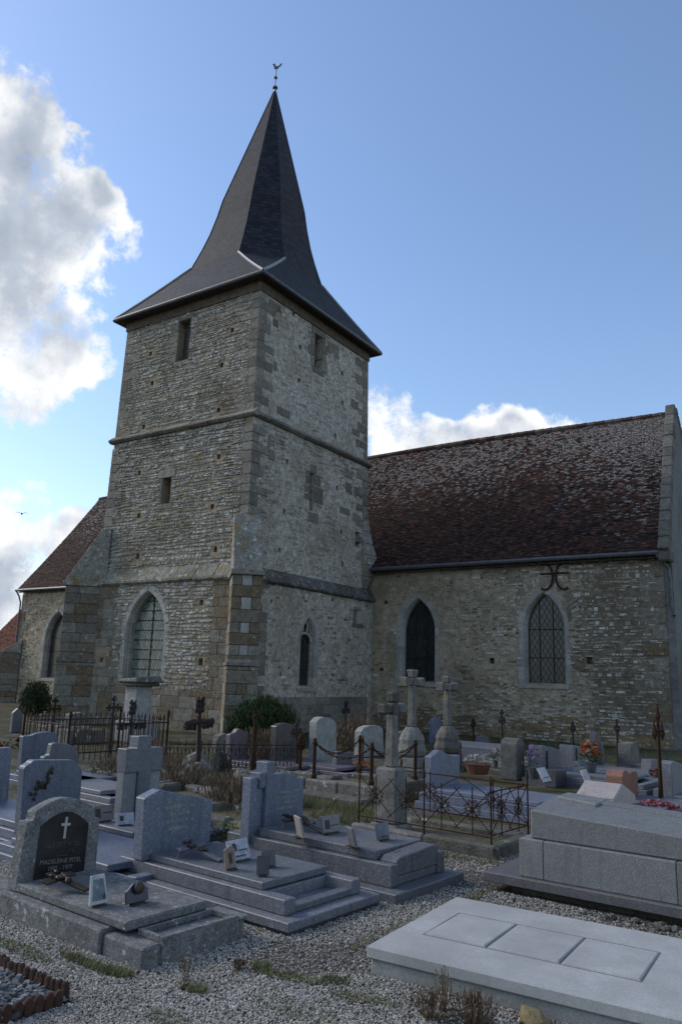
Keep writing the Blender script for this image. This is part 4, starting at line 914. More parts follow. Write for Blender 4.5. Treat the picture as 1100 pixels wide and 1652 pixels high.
# -- grey granite grave with a stepped cross headstone
t3 = thing('granite_grave', 'dark speckled granite grave with stepped cross headstone and foot planter', 'grave', (-3.37, 6.01, 0), RZ)
bx(t3, 'plinth', -2.4, 0, 0, 1.12, -.03, .075, 'granite_grey', .008)
for y0, y1 in ((.13, .25), (.88, 1.0)): bx(t3, 'kerb', -2.15, -.14, y0, y1, .077, .255, 'granite_dark')
bx(t3, 'kerb', -2.15, -1.80, .252, .878, .077, .255, 'granite_dark'); bx(t3, 'kerb', -.24, -.16, .252, .878, .077, .15, 'granite_dark')
bx(t3, 'slab', -1.78, -.36, .20, .95, .257, .33, 'granite_dark', .006)
pl = MB().prism([(.25, .152), (.89, .152), (.91, .30), (.86, .33), (.28, .30), (.22, .27)], lambda y, z, d: (d, y, z), -.33, -.15).build('planter', 'granite_dark', t3, bevel=.008)
panel(t3, 'headstone', [(.40, .20), (.91, .20), (.90, .72), (.86, .745), (.80, .75), (.72, .80), (.62, .815), (.40, .815)], -1.82, .11, 'granite_blue', .008)
panel(t3, 'headstone_cross', [(.285, .20), (.40, .20), (.40, .945), (.285, .945)], -1.785, .16, 'granite_blue', .006)
panel(t3, 'headstone_cross_arm', [(.20, .70), (.284, .70), (.284, .845), (.20, .845)], -1.79, .15, 'granite_blue', .006); panel(t3, 'headstone_side', [(.10, .20), (.198, .20), (.198, .80), (.10, .80)], -1.82, .12, 'granite_blue', .006)
panel(t3, 'headstone_side', [(.2, .20), (.284, .20), (.284, .698), (.2, .698)], -1.83, .10, 'granite_blue', .004)
scribble(t3, -1.8195, .45, .85, .62, [(.2, .95), (.0, .9), (.3, .9), (.1, .85)], .03, 'gold_dim', rs)

# -- plain pale concrete slab in the right foreground
sb = thing('concrete_slab', 'pale concrete vault slab with three square lids at the right front', 'grave', (-2.78, 4.59, 0), radians(2))
bx(sb, 'base', .02, 1.86, .02, 1.40, -.1, .078, 'base_concrete', .012); bx(sb, 'slab', 0, 1.88, 0, 1.42, .082, .155, 'slab_concrete', .008)
for a, b in ((.20, .63), (.64, 1.10), (1.11, 1.57)):
    MB().hex8([(a, .42, .150), (b, .42, .150), (b, 1.02, .150), (a, 1.02, .150), (a + .012, .43, .168), (b - .012, .43, .168), (b - .012, 1.01, .159), (a + .012, 1.01, .159)]).build('lid', 'slab_concrete', sb, bevel=.003)
    MB().box(b - .004, b + .004, .42, 1.02, .1545, .1565).build('joint', 'granite_base', sb)
MB().box(.20, 1.57, .412, .4195, .1545, .1563).build('joint', 'granite_base', sb); MB().box(.20, 1.57, 1.0205, 1.026, .1545, .1562).build('joint', 'granite_base', sb); MB().box(.192, .1995, .412, 1.026, .1545, .1564).build('joint', 'granite_base', sb)

# -- tall pale granite vault on the right
bt = thing('granite_vault', 'large pale granite vault tomb with sloping coffin lid at the right edge', 'grave', (-2.70, 7.03, 0), radians(-3))
bx(bt, 'earth_footing', -.12, 2.7, .06, 1.3, -.05, .06, 'ground_block', .03); bx(bt, 'plinth', -.32, 2.8, -.06, 1.45, .062, .145, 'granite_base', .008)
bx(bt, 'lower_block', 0, .22, 0, 1.25, .147, .462, 'granite_pale', .006); bx(bt, 'lower_block', .224, 1.32, 0, 1.25, .147, .462, 'granite_pale', .006); bx(bt, 'lower_block', 1.324, 2.5, 0, 1.25, .147, .462, 'granite_pale', .006)
up_ = MB()
prof = [(.05, .465), (1.2, .465), (1.2, .69), (.62, .745), (.05, .675)]
up_.add([(x, y, z + (0 if z < .48 else -.045 * (x - .09) / 1.0 + .03)) for x in (.09, 2.4) for y, z in prof], [(0, 1, 2, 3, 4), (9, 8, 7, 6, 5)] + [(i, (i + 1) % 5, 5 + (i + 1) % 5, 5 + i) for i in range(5)])
up_.build('coffin_lid', 'granite_pale', bt, bevel=.012)
rbn_ = MB(); rbn_.hex8([(.16, .50, .70), (.55, .45, .69), (.55, .80, .70), (.16, .78, .70), (.16, .50, .785), (.55, .45, .765), (.55, .80, .775), (.16, .78, .795)]); rbn_.build('lid_cross_arm', 'granite_pale', bt, bevel=.01)
rbn_ = MB(); rbn_.hex8([(.55, .56, .66), (2.2, .56, .58), (2.2, .72, .58), (.55, .72, .66), (.55, .56, .762), (2.2, .56, .685), (2.2, .72, .69), (.55, .72, .772)]); rbn_.build('lid_cross_shaft', 'granite_pale', bt, bevel=.01)

# -- headstones further back
tomb('granite_grave', 'blue grey headstone with dark bronze rose spray, behind the black plaque grave', (-7.10, 5.14), [(-.06, .18), (.60, .18), (.585, .74), (.55, .79), (.47, .865), (.02, .89), (-.0, .885), (-.02, .865), (-.07, .84), (-.09, .82)], 'granite_blue')
gr_rose = [o for o in bpy.data.objects if o.get('label', '').startswith('blue grey headstone with dark bronze')][0]
sp_ = MB()
for i in range(26):
    k = i / 25; y = .02 + .20 * k + rs.uniform(-.03, .03); z = .52 + .24 * k ** .8 + rs.uniform(-.03, .03) + .05 * sin(k * 7)
    sp_.rock((.012, y, z), .008, .022, .026, rs)
sp_.build('rose_spray', 'bronze', gr_rose)
ct = thing('granite_grave', 'grey granite grave with tall cross shaped headstone in the left middle', 'grave', (-6.94, 6.25, 0), RZ)
bx(ct, 'footing', -.3, 1.05, -.42, .86, -.05, .03, 'mossy_stone', .02); bx(ct, 'kerb', -.25, .85, -.38, -.1, .032, .14, 'granite_dark'); bx(ct, 'kerb', -.25, .85, .55, .8, .032, .14, 'granite_dark'); bx(ct, 'kerb', .74, .85, -.098, .548, .032, .12, 'granite_dark')
bx(ct, 'slab', -.22, .62, -.34, .76, .142, .20, 'granite_grey', .008)
bx(ct, 'headstone', -.13, 0, -.045, .13, .202, .70, 'granite_pale2', .006); bx(ct, 'headstone', -.13, 0, .305, .46, .202, .70, 'granite_pale2', .006)
panel(ct, 'headstone_cross', [(.132, .202), (.303, .202), (.303, .70), (.47, .70), (.45, .955), (.275, .955), (.275, 1.085), (.09, 1.085), (.09, .955), (-.06, .955), (-.05, .70), (.132, .70)], .03, .17, 'granite_grey', .006)
tomb('granite_grave', 'grey granite headstone cut off by the left edge of the picture', (-8.85, 5.84), [(-.35, .12), (.26, .12), (.23, .84), (-.3, .85)], 'granite_blue', kz=.16, sz=.07)
tomb('granite_grave', 'wave topped grey blue headstone behind the step shouldered one', (-11.59, 8.20), [(-.03, .14), (.60, .14), (.57, .735), (.53, .745), (.42, .765), (.30, .76), (.19, .745), (.09, .71), (-.05, .71)], 'granite_blue')
tomb('granite_grave', 'small grey headstone with stepped left shoulder', (-10.49, 7.90), [(-.12, .12), (.49, .12), (.47, .55), (.41, .61), (.28, .665), (.06, .69), (-.01, .675), (-.03, .515), (-.12, .49)], 'granite_grey')
tomb('old_gravestone', 'tiny pointed slate coloured gravestone by the far left wall', (-20.32, 13.95), [(-.07, 0), (.25, 0), (.22, .54), (.07, .68), (-.07, .55)], 'granite_dark', slabless=True)
tomb('granite_grave', 'lilac headstone with wavy top beside the clipped bush', (-10.53, 12.04), [(.0, .1), (.52, .1), (.49, .66), (.36, .69), (.26, .755), (.2, .75), (.13, .68), (-.01, .645)], 'granite_lilac')
tm = tomb('granite_grave', 'polished dark mauve headstone in front of the clipped bush', (-9.82, 12.60), [(.0, .1), (.79, .1), (.77, .73), (.64, .77), (.5, .85), (.3, .885), (.13, .88), (-.01, .83)], 'granite_mauve', sm='granite_lilac', th=.16)
scribble(tm, .002, .18, .55, .64, [(.05, .95), (.25, .75)], .05, 'pale_letter', rs)
tomb('old_gravestone', 'pale round topped old gravestone right of the clipped bush', (-9.40, 13.40), [(.0, .0), (.66, .0), (.62, .87), (.55, .93), (.43, .985), (.2, 1.01), (.09, .99), (-.03, .91)], 'old_pale', th=.2, slabless=True)
tomb('old_gravestone', 'low grey round shouldered gravestone just left of the lichened stone cross', (-10.02, 16.09), [(.0, 0), (.95, 0), (.88, .62), (.73, .70), (.34, .715), (.12, .67), (.0, .59)], 'old_pale', th=.2, slabless=True)
tf = tomb('granite_grave', 'blue granite headstone with ogee top behind the star patterned iron fence', (-5.42, 10.64), [(.03, .1), (.83, .1), (.86, .69), (.73, .685), (.52, .715), (.32, .79), (.23, .79), (.16, .755), (.03, .715)], 'granite_blue', L=2.0, kz=.22)
scribble(tf, .002, .28, .62, .60, [(.05, .8), (.2, .75), (0, .85), (.1, .8), (.3, .95)], .035, 'gold_dim', rs)
tomb('old_gravestone', 'worn narrow round topped gravestone left of the purple flowers', (-5.71, 14.80), [(.0, .0), (.36, .0), (.35, .66), (.30, .74), (.2, .77), (.08, .74), (.02, .66)], 'old_stone', th=.34, slabless=True)
for (P, pts, lab) in (((-5.25, 14.98), [(.0, .1), (.82, .1), (.84, .54), (.4, .625), (.03, .66)], 'grey slant topped headstone with black cross behind the purple flowers'),
                      ((-5.06, 16.21), [(.0, .1), (.64, .1), (.66, .51), (.36, .59), (.05, .62)], 'grey slant topped headstone with black cross behind the red roses')):
    q = tomb('granite_grave', lab, P, pts, 'granite_grey', th=.3, kz=.16)
    MB().box(.005, .02, .16, .19, .22, .56).box(.005, .021, .13, .22, .42, .45).build('black_cross', 'black_iron', q)
tp = thing('old_gravestone', 'dark gravestone of three upright slabs, the middle one tallest, by the nave wall', 'grave', (-5.20, 17.70, 0), RZ)
panel(tp, 'side_slab', [(.0, 0), (.42, 0), (.36, .56), (.12, .56)], 0, .14, 'granite_dark'); panel(tp, 'side_slab', [(.72, 0), (1.05, 0), (.94, .57), (.74, .57)], 0, .14, 'granite_dark')
panel(tp, 'middle_slab', [(.38, 0), (.75, 0), (.73, .7), (.66, .78), (.5, .80), (.40, .74), (.36, .6)], .04, .14, 'granite_mauve')
tomb('old_gravestone', 'grey headstone with dark cross near the right corner of the nave', (-4.49, 18.53), [(.0, 0), (.56, 0), (.57, .51), (.33, .6), (.07, .57)], 'old_stone', th=.3, kz=.1)
tomb('granite_grave', 'polished pink granite headstone with round shoulders on the right', (-3.19, 12.52), [(.06, .0), (.74, .0), (.76, .46), (.72, .52), (.6, .535), (.48, .53), (.38, .50), (.3, .555), (.2, .57), (.12, .54), (.08, .48)], 'granite_pink', th=.26, kz=.1, sm='granite_grey')
tomb('granite_grave', 'grey headstone at the right edge behind the tall rusty cross', (-2.67, 13.38), [(.1, .0), (1.0, .0), (1.06, .54), (.71, .6), (.38, .665), (.25, .685), (.12, .65)], 'granite_grey', th=.18)
tomb('old_gravestone', 'low dark rounded stone at the foot of the nave wall', (-10.21, 21.12), [(.0, 0), (.56, 0), (.56, .26), (.28, .34), (.0, .29)], 'granite_dark', slabless=True)
tomb('old_gravestone', 'second low dark rounded stone right along the foot of the nave wall', (-9.35, 21.4), [(.0, 0), (.6, 0), (.6, .25), (.32, .33), (.0, .28)], 'granite_dark', slabless=True)
q = thing('stone_grave', 'long pale grey vault lid lying in front of the nave wall', 'grave', (-9.3, 18.6, 0), RZ)
bx(q, 'base', 0, 1.9, 0, 1.0, -.05, .16, 'granite_grey'); MB().prism([(.06, .162), (.94, .162), (.94, .24), (.5, .33), (.06, .24)], lambda y, z, d: (d, y, z), .05, 1.8).build('lid', 'granite_grey', q, bevel=.01)
q = thing('stone_grave', 'plain low grey slab grave left of the narrow worn gravestone', 'grave', (-7.9, 15.6, 0), RZ)
bx(q, 'base', 0, 1.9, 0, 1.0, -.05, .10, 'mossy_stone', .02); bx(q, 'slab', .06, 1.8, .08, .92, .102, .16, 'old_stone', .012)
q = thing('stone_grave', 'stepped grey granite grave behind the pink headstone', 'grave', (-3.0, 14.6, 0), RZ)
bx(q, 'base', -.2, 1.9, 0, 1.2, -.05, .12, 'granite_grey'); bx(q, 'slab', 0, 1.6, .1, 1.1, .122, .22, 'granite_grey'); bx(q, 'headblock', -.1, .12, .15, 1.0, .222, .34, 'granite_grey')
q = thing('pitched_stone', 'small rose white gable shaped stone standing behind the large vault', 'grave', (-2.75, 10.0, 0), RZ)
bx(q, 'base', -.4, .5, -.1, .9, -.05, .36, 'granite_grey'); MB().prism([(0, .362), (.75, .362), (.75, .47), (.30, .64), (0, .50)], lambda y, z, d: (d, y, z), -.36, .12).build('gable_block', 'granite_rose', q, bevel=.012)
# lichened stone kerb grave with chain posts
kb = thing('stone_grave', 'old stone kerbed grave crusted with white lichen, hung with rusty chains', 'grave', (-6.20, 10.34, 0), RZ)
bx(kb, 'kerb_stone', -1.35, -.7, 0, .22, -.05, .235, 'mossy_stone', .025); bx(kb, 'kerb_stone', -.69, 0, 0, .22, -.05, .25, 'mossy_stone', .025); bx(kb, 'kerb_stone', -.22, 0, .225, 1.4, -.05, .24, 'mossy_stone', .025)
bx(kb, 'kerb_stone', -1.35, -.225, 1.2, 1.4, -.05, .24, 'mossy_stone', .025); bx(kb, 'infill', -1.3, -.23, .23, 1.19, -.05, .15, 'ground_block', .02)
bx(kb, 'step_stone', -1.5, .1, -.42, -.1, -.05, .10, 'mossy_stone', .03)
def post(parent, x, y, z, h, r=.028):
    MB().lathe([(r * 1.7, 0), (r * 1.7, .05), (r, .07), (r, h - .1), (r * 1.35, h - .09), (r * 1.35, h - .06), (r * .9, h - .04), (r * 1.2, h - .02), (r * .3, h)], (x, y, z), 8).build('chain_post', 'rust', parent)
def chain(parent, a, b, sag):
    a, b = Vector(a), Vector(b); mb = MB(); n = max(6, int((b - a).length / .055))
    f = lambda t: a.lerp(b, t) - Vector((0, 0, 4 * sag * t * (1 - t)))
    for i in range(n):
        p, d = f((i + .5) / n), (f((i + 1) / n) - f(i / n)); L_ = d.length; d.normalize()
        u = d.cross(Vector((0, 0, 1))).normalized(); v = u.cross(d); u, v = (u, v) if i % 2 else (v, u)
        mb.tube([p + d * (L_ * .72 * cos(k * pi / 4)) + u * (.017 * sin(k * pi / 4)) for k in range(9)], .0065, 4)
    mb.build('chain', 'rust', parent)
Pp = [(-1.25, .10, .235), (-.12, .10, .25), (-.12, 1.3, .24), (-1.25, 1.3, .24)]
for p in Pp: post(kb, *p, .62)
for i in range(4):
    a, b = Pp[i], Pp[(i + 1) % 4]; chain(kb, (a[0], a[1], a[2] + .55), (b[0], b[1], b[2] + .55), .2)

# -- stone crosses
def stone_cross(label, P, h, base, m='old_stone', w=.15, arm=.26, rz=RZ, za=.78, flare=0, bell=None):
    t = thing('stone_cross', label, 'cross', (P[0], P[1], 0), rz)
    z = 0
    for i, (a, b, hh) in enumerate(base):
        MB().hex8([(-a / 2, -b / 2, z - (.05 if i == 0 else 0)), (a / 2, -b / 2, z - (.05 if i == 0 else 0)), (a / 2, b / 2, z - (.05 if i == 0 else 0)), (-a / 2, b / 2, z - (.05 if i == 0 else 0)), (-a * .46, -b * .46, z + hh), (a * .46, -b * .46, z + hh), (a * .46, b * .46, z + hh), (-a * .46, b * .46, z + hh)]).build('pedestal_stone', m, t, bevel=.025); z += hh
    if bell:
        MB().lathe([(r_, zz) for r_, zz in bell], (0, 0, z), 10).build('bell_pedestal', m, t, bevel=.01); z += bell[-1][1]
    zc = z + (h - z) * za; c = w / 2
    MB().hex8([(-c, -c, z), (c, -c, z), (c, c, z), (-c, c, z), (-c * .85, -c * .85, zc - c), (c * .85, -c * .85, zc - c), (c * .85, c * .85, zc - c), (-c * .85, c * .85, zc - c)]).build('shaft', m, t, bevel=.02)
    MB().box(-c * .9, c * .9, -c * .9, c * .9, zc - c + .002, zc + c).build('cross_centre', m, t, bevel=.015)
    f = 1 + flare
    MB().hex8([(-c * .85, -c * .85, zc + c + .002), (c * .85, -c * .85, zc + c + .002), (c * .85, c * .85, zc + c + .002), (-c * .85, c * .85, zc + c + .002), (-c * f, -c * f, h), (c * f, -c * f, h), (c * f, c * f, h), (-c * f, c * f, h)]).build('cross_head', m, t, bevel=.025)
    for s in (-1, 1):
        q = [(-c * .8, s * (c * .9 + .002), zc - c * .8), (c * .8, s * (c * .9 + .002), zc - c * .8), (c * .8, s * (c * .9 + .002), zc + c * .8), (-c * .8, s * (c * .9 + .002), zc + c * .8)]
        q2 = [(-c * f, s * arm, zc - c * f), (c * f, s * arm, zc - c * f), (c * f, s * arm, zc + c * f), (-c * f, s * arm, zc + c * f)]
        MB().hex8(q + q2).build('cross_arm', m, t, bevel=.025)
    return t
stone_cross('tall stone cross with orange lichen on a broad pedestal inside the star fence', (-4.92, 8.62), 1.66, [(.44, .38, .12), (.33, .27, .64)], w=.135, arm=.24, za=.77)
stone_cross('white lichened stone cross with flared ends, left of the pair before the nave', (-7.6, 14.1), 2.02, [(.9, .8, .14), (.60, .54, .20)], w=.15, arm=.34, flare=.35, za=.78, bell=[(.24, 0), (.28, .04), (.29, .12), (.25, .24), (.255, .32), (.22, .42), (.15, .52), (.11, .56)])
stone_cross('white lichened stone cross with flared ends, right of the pair before the nave', (-7.55, 15.6), 1.92, [(.9, .8, .14), (.60, .54, .18)], w=.15, arm=.33, flare=.35, za=.78, bell=[(.24, 0), (.28, .04), (.29, .12), (.25, .24), (.255, .32), (.22, .42), (.15, .52), (.11, .56)])
stone_cross('little grey stone cross below the far left conifer', (-19.6, 14.4), .62, [(.34, .3, .14)], w=.09, arm=.16)
pd = thing('stone_pedestal', 'white limestone pillar with broken moulded cap before the tower window', 'pedestal', (-16.6, 15.1, 0), RZ)
bx(pd, 'base', -.42, .42, -.42, .42, -.05, .5, 'old_pale', .02); bx(pd, 'shaft', -.26, .26, -.26, .26, .502, 1.42, 'old_pale', .02); bx(pd, 'cap', -.40, .40, -.40, .40, 1.422, 1.52, 'mossy_stone', .03)
MB().hex8([(-.48, -.46, 1.522), (.48, -.46, 1.522), (.48, .46, 1.522), (-.48, .46, 1.522), (-.40, -.40, 1.60), (.44, -.42, 1.66), (.40, .40, 1.72), (-.44, .40, 1.63)]).build('broken_top', 'mossy_stone', pd, bevel=.03)

# -- iron crosses
def iron_cross(label, P, h, arm, style='leaf', m='iron', rz=RZ, base=None, lean=0, r=.028):
    t = thing('iron_cross', label, 'cross', (P[0], P[1], 0), rz, None, (radians(lean), 0))
    if base:
        mb = MB()
        for _ in range(base[0]): mb.rock((rs.uniform(-.16, .16), rs.uniform(-.16, .16), rs.uniform(.0, base[1])), .16, .15, .12, rs)
        mb.build('rock_base', 'mossy_stone', t)
    zc = h - arm * 1.35
    a = MB(); a.tube([(0, 0, 0), (0, 0, h * .4)], r * 1.5, 6, r * 1.1); a.tube([(0, 0, h * .4), (0, 0, h)], r * 1.1, 6, r * .8); a.build('upright', m, t)
    a = MB(); a.tube([(0, -arm, zc), (0, arm, zc)], r, 6); a.build('crossbar', m, t)
    o = MB()
    for dy, dz in ((1, 0), (-1, 0), (0, 1)):
        tip = Vector((0, dy * arm, zc + dz * (h - zc)))
        if style == 'leaf':
            for k in range(3):
                c = tip - Vector((0, dy, dz)) * (k * arm * .3)
                for s in (-1, 1): o.rock(c + Vector((0, dz * s * .05, -abs(dy) * .06 * (1 if s > 0 else .2))), .04, .06, .075, rs)
        elif style == 'trefoil':
            for s, q in ((0, 0), (1, -.05), (-1, -.05)): o.rock(tip + Vector((0, dy * q + dz * s * .05, dz * q + abs(dy) * s * .05)), .02, .04, .04, rs)
        elif style == 'spear':
            o.lathe([(.005, -.16), (.045, -.06), (.03, .0), (.004, .16)], tip if dz else tip + Vector((0, 0, 0)), 6)
    for k in range(4):
        an = pi / 4 + k * pi / 2
        o.tube([(0, .12 * cos(an) * j / 5 + .03 * sin(j * 1.2) * cos(an + pi / 2), zc + .12 * sin(an) * j / 5 + .03 * sin(j * 1.2) * sin(an + pi / 2)) for j in range(6)], .008, 5)
    o.build('ornaments', m, t)
    return t
iron_cross('rusty iron cross with hanging leaves on a heap of rocks', (-9.35, 9.95), 1.38, .27, 'leaf', 'iron', base=(14, .35), lean=3, r=.036)
iron_cross('black flower laden cross among the spear railings', (-14.0, 12.6), 1.12, .36, 'leaf', 'black_iron', r=.035)
iron_cross('thin ornate iron cross inside the spear railings', (-13.6, 11.7), 1.25, .16, 'trefoil', 'iron')
iron_cross('rusty iron cross standing at the left end of the spear railings', (-15.2, 11.4), 1.15, .16, 'trefoil', 'rust')
iron_cross('small dark iron cross against the tower foot', (-14.9, 22.9), .98, .17, 'leaf', 'black_iron')
iron_cross('slender iron cross with round knobs in front of the nave centre', (-7.35, 18.15), 1.16, .16, 'trefoil', 'iron')
iron_cross('rusty iron cross with a white tag near the nave corner', (-4.99, 19.4), 1.04, .15, 'trefoil', 'iron')
iron_cross('tall rusty iron cross with spear tipped arms at the right edge', (-2.78, 13.2), 1.42, .19, 'spear', 'rust', lean=-2)
iron_cross('dark iron cross at the far left border by the low chapel', (-19.8, 12.9), .62, .14, 'trefoil', 'black_iron')
iron_cross('rusty cross post left of the dark mauve headstone', (-9.75, 11.84), 1.14, .05, 'none', 'rust', r=.04)

# -- railings
rl = thing('iron_railing', 'rusty spear topped iron railing round the grave before the tower', 'railing', (-15.1, 10.6, 0), 0)
def rail_run(t, a, b, n, h, m='iron', spear=True, src=None):
    a, b = Vector(a), Vector(b)
    for z in (.16, h - .13): MB().tube([a + Vector((0, 0, z)), b + Vector((0, 0, z))], .013, 4).build('rail', m, t)
    if src is None:
        mb = MB(); mb.tube([(0, 0, .0), (0, 0, h - .06)], .011, 5)
        if spear: mb.lathe([(.004, h - .08), (.02, h - .06), (.014, h - .02), (.002, h + .05)], (0, 0, 0), 6)
        src = mb.build('bar', m, t); src.location = a; st = 1
    else: st = 0
    for i in range(st, n + 1): copyo(src, t, a.lerp(b, i / n))
    return src
ca = [Vector((0, 0, 0)), Vector((1.35, 2.15, 0)), Vector((-.3, 3.0, 0)), Vector((-1.6, .8, 0))]
A0, A1 = Vector((0, 0, 0)), Vector((1.7, -.15, 0)); B1 = Vector((1.95, 2.3, 0)); B0 = Vector((.2, 2.45, 0))
src = rail_run(rl, A0, A1, 13, .84); rail_run(rl, A1, B1, 19, .84, src=src); rail_run(rl, B0, B1, 13, .84, src=src); rail_run(rl, A0, B0, 18, .84, src=src)
for p in (A0, A1, B0, B1): MB().lathe([(.05, 0), (.05, .06), (.025, .08), (.025, .86), (.04, .88), (.03, .95), (.005, 1.0)], p, 8).build('corner_post', 'rust', rl)
# low scrolled railing
lr = thing('iron_railing', 'low scrolled iron railing right of the rock based cross', 'railing', (-10.6, 10.5, 0), 0)
a, b = Vector((0, 0, 0)), Vector((1.5, 1.65, 0)); u = (b - a).normalized()
for z in (.08, .54): MB().tube([a + Vector((0, 0, z)), b + Vector((0, 0, z))], .01, 4).build('rail', 'iron', lr)
sc = MB(); sc.tube([(0, 0, 0), (0, 0, .62)], .009, 5)
for s in (-1, 1):
    for zz, k in ((.42, 1), (.2, -1)): sc.tube([tuple(u * (s * (.012 + .055 * (1 - cos(j * .55)) / 2)) + Vector((0, 0, zz + k * .07 * sin(j * .55)))) for j in range(10)], .008, 4)
s0 = sc.build('scroll_bar', 'iron', lr)
for i in range(1, 17): copyo(s0, lr, a.lerp(b, i / 16))
# star patterned fence round the tall cross
sf = thing('iron_fence', 'rusty low iron fence with scrolled star panels on a stone kerb', 'fence', (-3.38, 8.11, 0), RZ)
bx(sf, 'kerb_stone', -1.9, -.9, 0, .16, -.05, .12, 'mossy_stone', .02); bx(sf, 'kerb_stone', -.895, 0, 0, .16, -.05, .13, 'mossy_stone', .02); bx(sf, 'kerb_stone', -.16, 0, .165, 1.05, -.05, .125, 'mossy_stone', .02)
bx(sf, 'kerb_stone', -1.9, -.165, .9, 1.05, -.05, .12, 'mossy_stone', .02); bx(sf, 'infill', -1.88, -.17, .165, .895, -.05, .06, 'ground_block', .02)
def star(c, d, sx, h):
    mb = MB(); c = Vector(c); d = Vector(d); zc = c.z
    for s in (-1, 1):
        for k in (-1, 1):
            mb.tube([c, c + d * (s * sx) + Vector((0, 0, k * h))], .006, 4)
    for k in range(8):
        an = k * pi / 4 + pi / 8; e = d * cos(an) + Vector((0, 0, 1)) * sin(an); f = d * -sin(an) + Vector((0, 0, 1)) * cos(an)
        mb.tube([c, c + e * .10], .005, 4, .002)
        for s in (-1, 1): mb.tube([c + e * (.085 + .03 * cos(j * .75)) + f * (s * .02 * (1 - cos(j * .6))) for j in range(8)], .0038, 4)
    mb.rock(c, .018, .018, .018, rs); return mb
pts_f = [(-1.84, .08), (-.92, .08), (-.08, .08), (-.08, .97), (-1.84, .97)]
for x, y in pts_f: MB().lathe([(.016, 0), (.011, .03), (.010, .60), (.02, .62), (.006, .70)], (x, y, .12), 6).build('fence_post', 'rust', sf)
runs = [((-1.84, .08), (-.92, .08)), ((-.92, .08), (-.08, .08)), ((-.08, .08), (-.08, .97)), ((-1.84, .97), (-.08, .97))]
for (x0, y0), (x1, y1) in runs:
    p0, p1 = Vector((x0, y0, 0)), Vector((x1, y1, 0)); d = (p1 - p0); L_ = d.length; d.normalize(); n = 1 if L_ < 1.2 else 2
    for z in (.22, .66) if y0 != y1 or y0 > .5 else (.20,): MB().tube([p0 + Vector((0, 0, z)), p1 + Vector((0, 0, z))], .007, 4).build('rail', 'rust', sf)
    for k in range(n):
        for q in ((.27, .73) if n == 1 else (.5,)):
            c = p0 + d * (L_ * (k + q) / n) + Vector((0, 0, .45)); star(c, d, L_ / n * (.27 if n == 1 else .5), .22).build('star_panel', 'rust', sf)
            MB().tube([c + Vector((0, 0, -.26)), c + Vector((0, 0, .24))], .007, 4).build('panel_bar', 'rust', sf)

def old_kerb(label, P, L, W, h, rz, n):
    t = thing('stone_grave', label, 'grave', (P[0], P[1], 0), rz)
    def run(x0, y0, x1, y1, k):
        for i in range(k):
            a, b = i / k, (i + 1) / k; hh = h * rs.uniform(.75, 1.15)
            xa, xb, ya, yb = x0 + (x1 - x0) * a, x0 + (x1 - x0) * b, y0 + (y1 - y0) * a, y0 + (y1 - y0) * b
            if abs(x1 - x0) > abs(y1 - y0): bx(t, 'kerb_stone', xa + .006, xb - .006, y0 - .09, y0 + .09, -.05, hh, 'mossy_stone', .03)
            else: bx(t, 'kerb_stone', x0 - .09, x0 + .09, ya + .006, yb - .006, -.05, hh, 'mossy_stone', .03)
    run(0, 0, L, 0, n); run(0, W, L, W, n); run(L + .09, .09, L + .09, W - .09, 2); run(-.09, .09, -.09, W - .09, 2)
    bx(t, 'infill', 0, L, .09, W - .09, -.05, h * .45, 'ground_block', .02)
    return t
old_kerb('crumbling stone kerb grave in front of the spear railing', (-10.9, 8.9), 1.6, .9, .20, RZ, 4)
old_kerb('low mossy kerb grave beside the rock based iron cross', (-8.9, 8.2), 1.5, .9, .16, RZ - .1, 4)
old_kerb('sunken stone kerb grave behind the stepped cross headstone', (-7.6, 7.6), 1.5, .8, .12, RZ, 4)
old_kerb('broken kerb grave left of the lichened chain grave', (-9.2, 10.9), 1.5, .8, .18, RZ, 3)
old_kerb('weathered kerb grave right of the white lichened crosses', (-7.3, 16.6), 1.6, .9, .2, RZ, 3)
old_kerb('mossy kerb grave under the left tower buttress', (-18.2, 13.2), 1.6, .9, .35, RZ, 3)

def spike(label, P, h, m='iron'):
    t = thing('iron_post', label, 'post', (P[0], P[1], 0), 0); MB().lathe([(.03, 0), (.03, .05), (.017, .07), (.015, h - .14), (.028, h - .12), (.02, h - .08), (.003, h)], (0, 0, 0), 7).build('shaft', m, t)
    MB().box(-.05, .05, -.05, .05, -.03, .05).build('foot_stone', 'mossy_stone', t, bevel=.01); return t
spike('thin iron post right of the ogee topped headstone', (-7.11, 15.31), .62); spike('rusty iron post between the tall cross and the lichened pair', (-7.26, 12.78), .62, 'rust')
spike('short rusty post before the right lichened cross', (-6.86, 13.2), .42, 'rust'); spike('rusty iron post standing behind the chain grave', (-8.3, 13.4), .72, 'rust')
tomb('old_gravestone', 'blue round topped stone between the lichened crosses by the nave wall', (-10.8, 21.3), [(0, 0), (.5, 0), (.5, .62), (.38, .74), (.2, .76), (.05, .68), (0, .55)], 'granite_blue', slabless=True)
tomb('old_gravestone', 'dark squat gravestone behind the worn narrow one', (-6.3, 17.44), [(0, 0), (.62, 0), (.6, .44), (.1, .46)], 'granite_dark', slabless=True)
tomb('old_gravestone', 'low dark block among the plaques before the slant headstones', (-4.79, 14.3), [(0, 0), (.5, 0), (.5, .28), (.05, .31)], 'granite_mauve', th=.2, slabless=True)
tomb('granite_grave', 'low grey headstone right of the red roses', (-3.68, 16.69), [(0, .1), (.7, .1), (.7, .38), (.1, .42)], 'granite_grey', th=.2)
tomb('old_gravestone', 'half hidden grey stone behind the tall lichened cross', (-10.02, 17.81), [(0, 0), (.6, 0), (.58, .45), (.3, .54), (.03, .47)], 'old_stone', slabless=True)
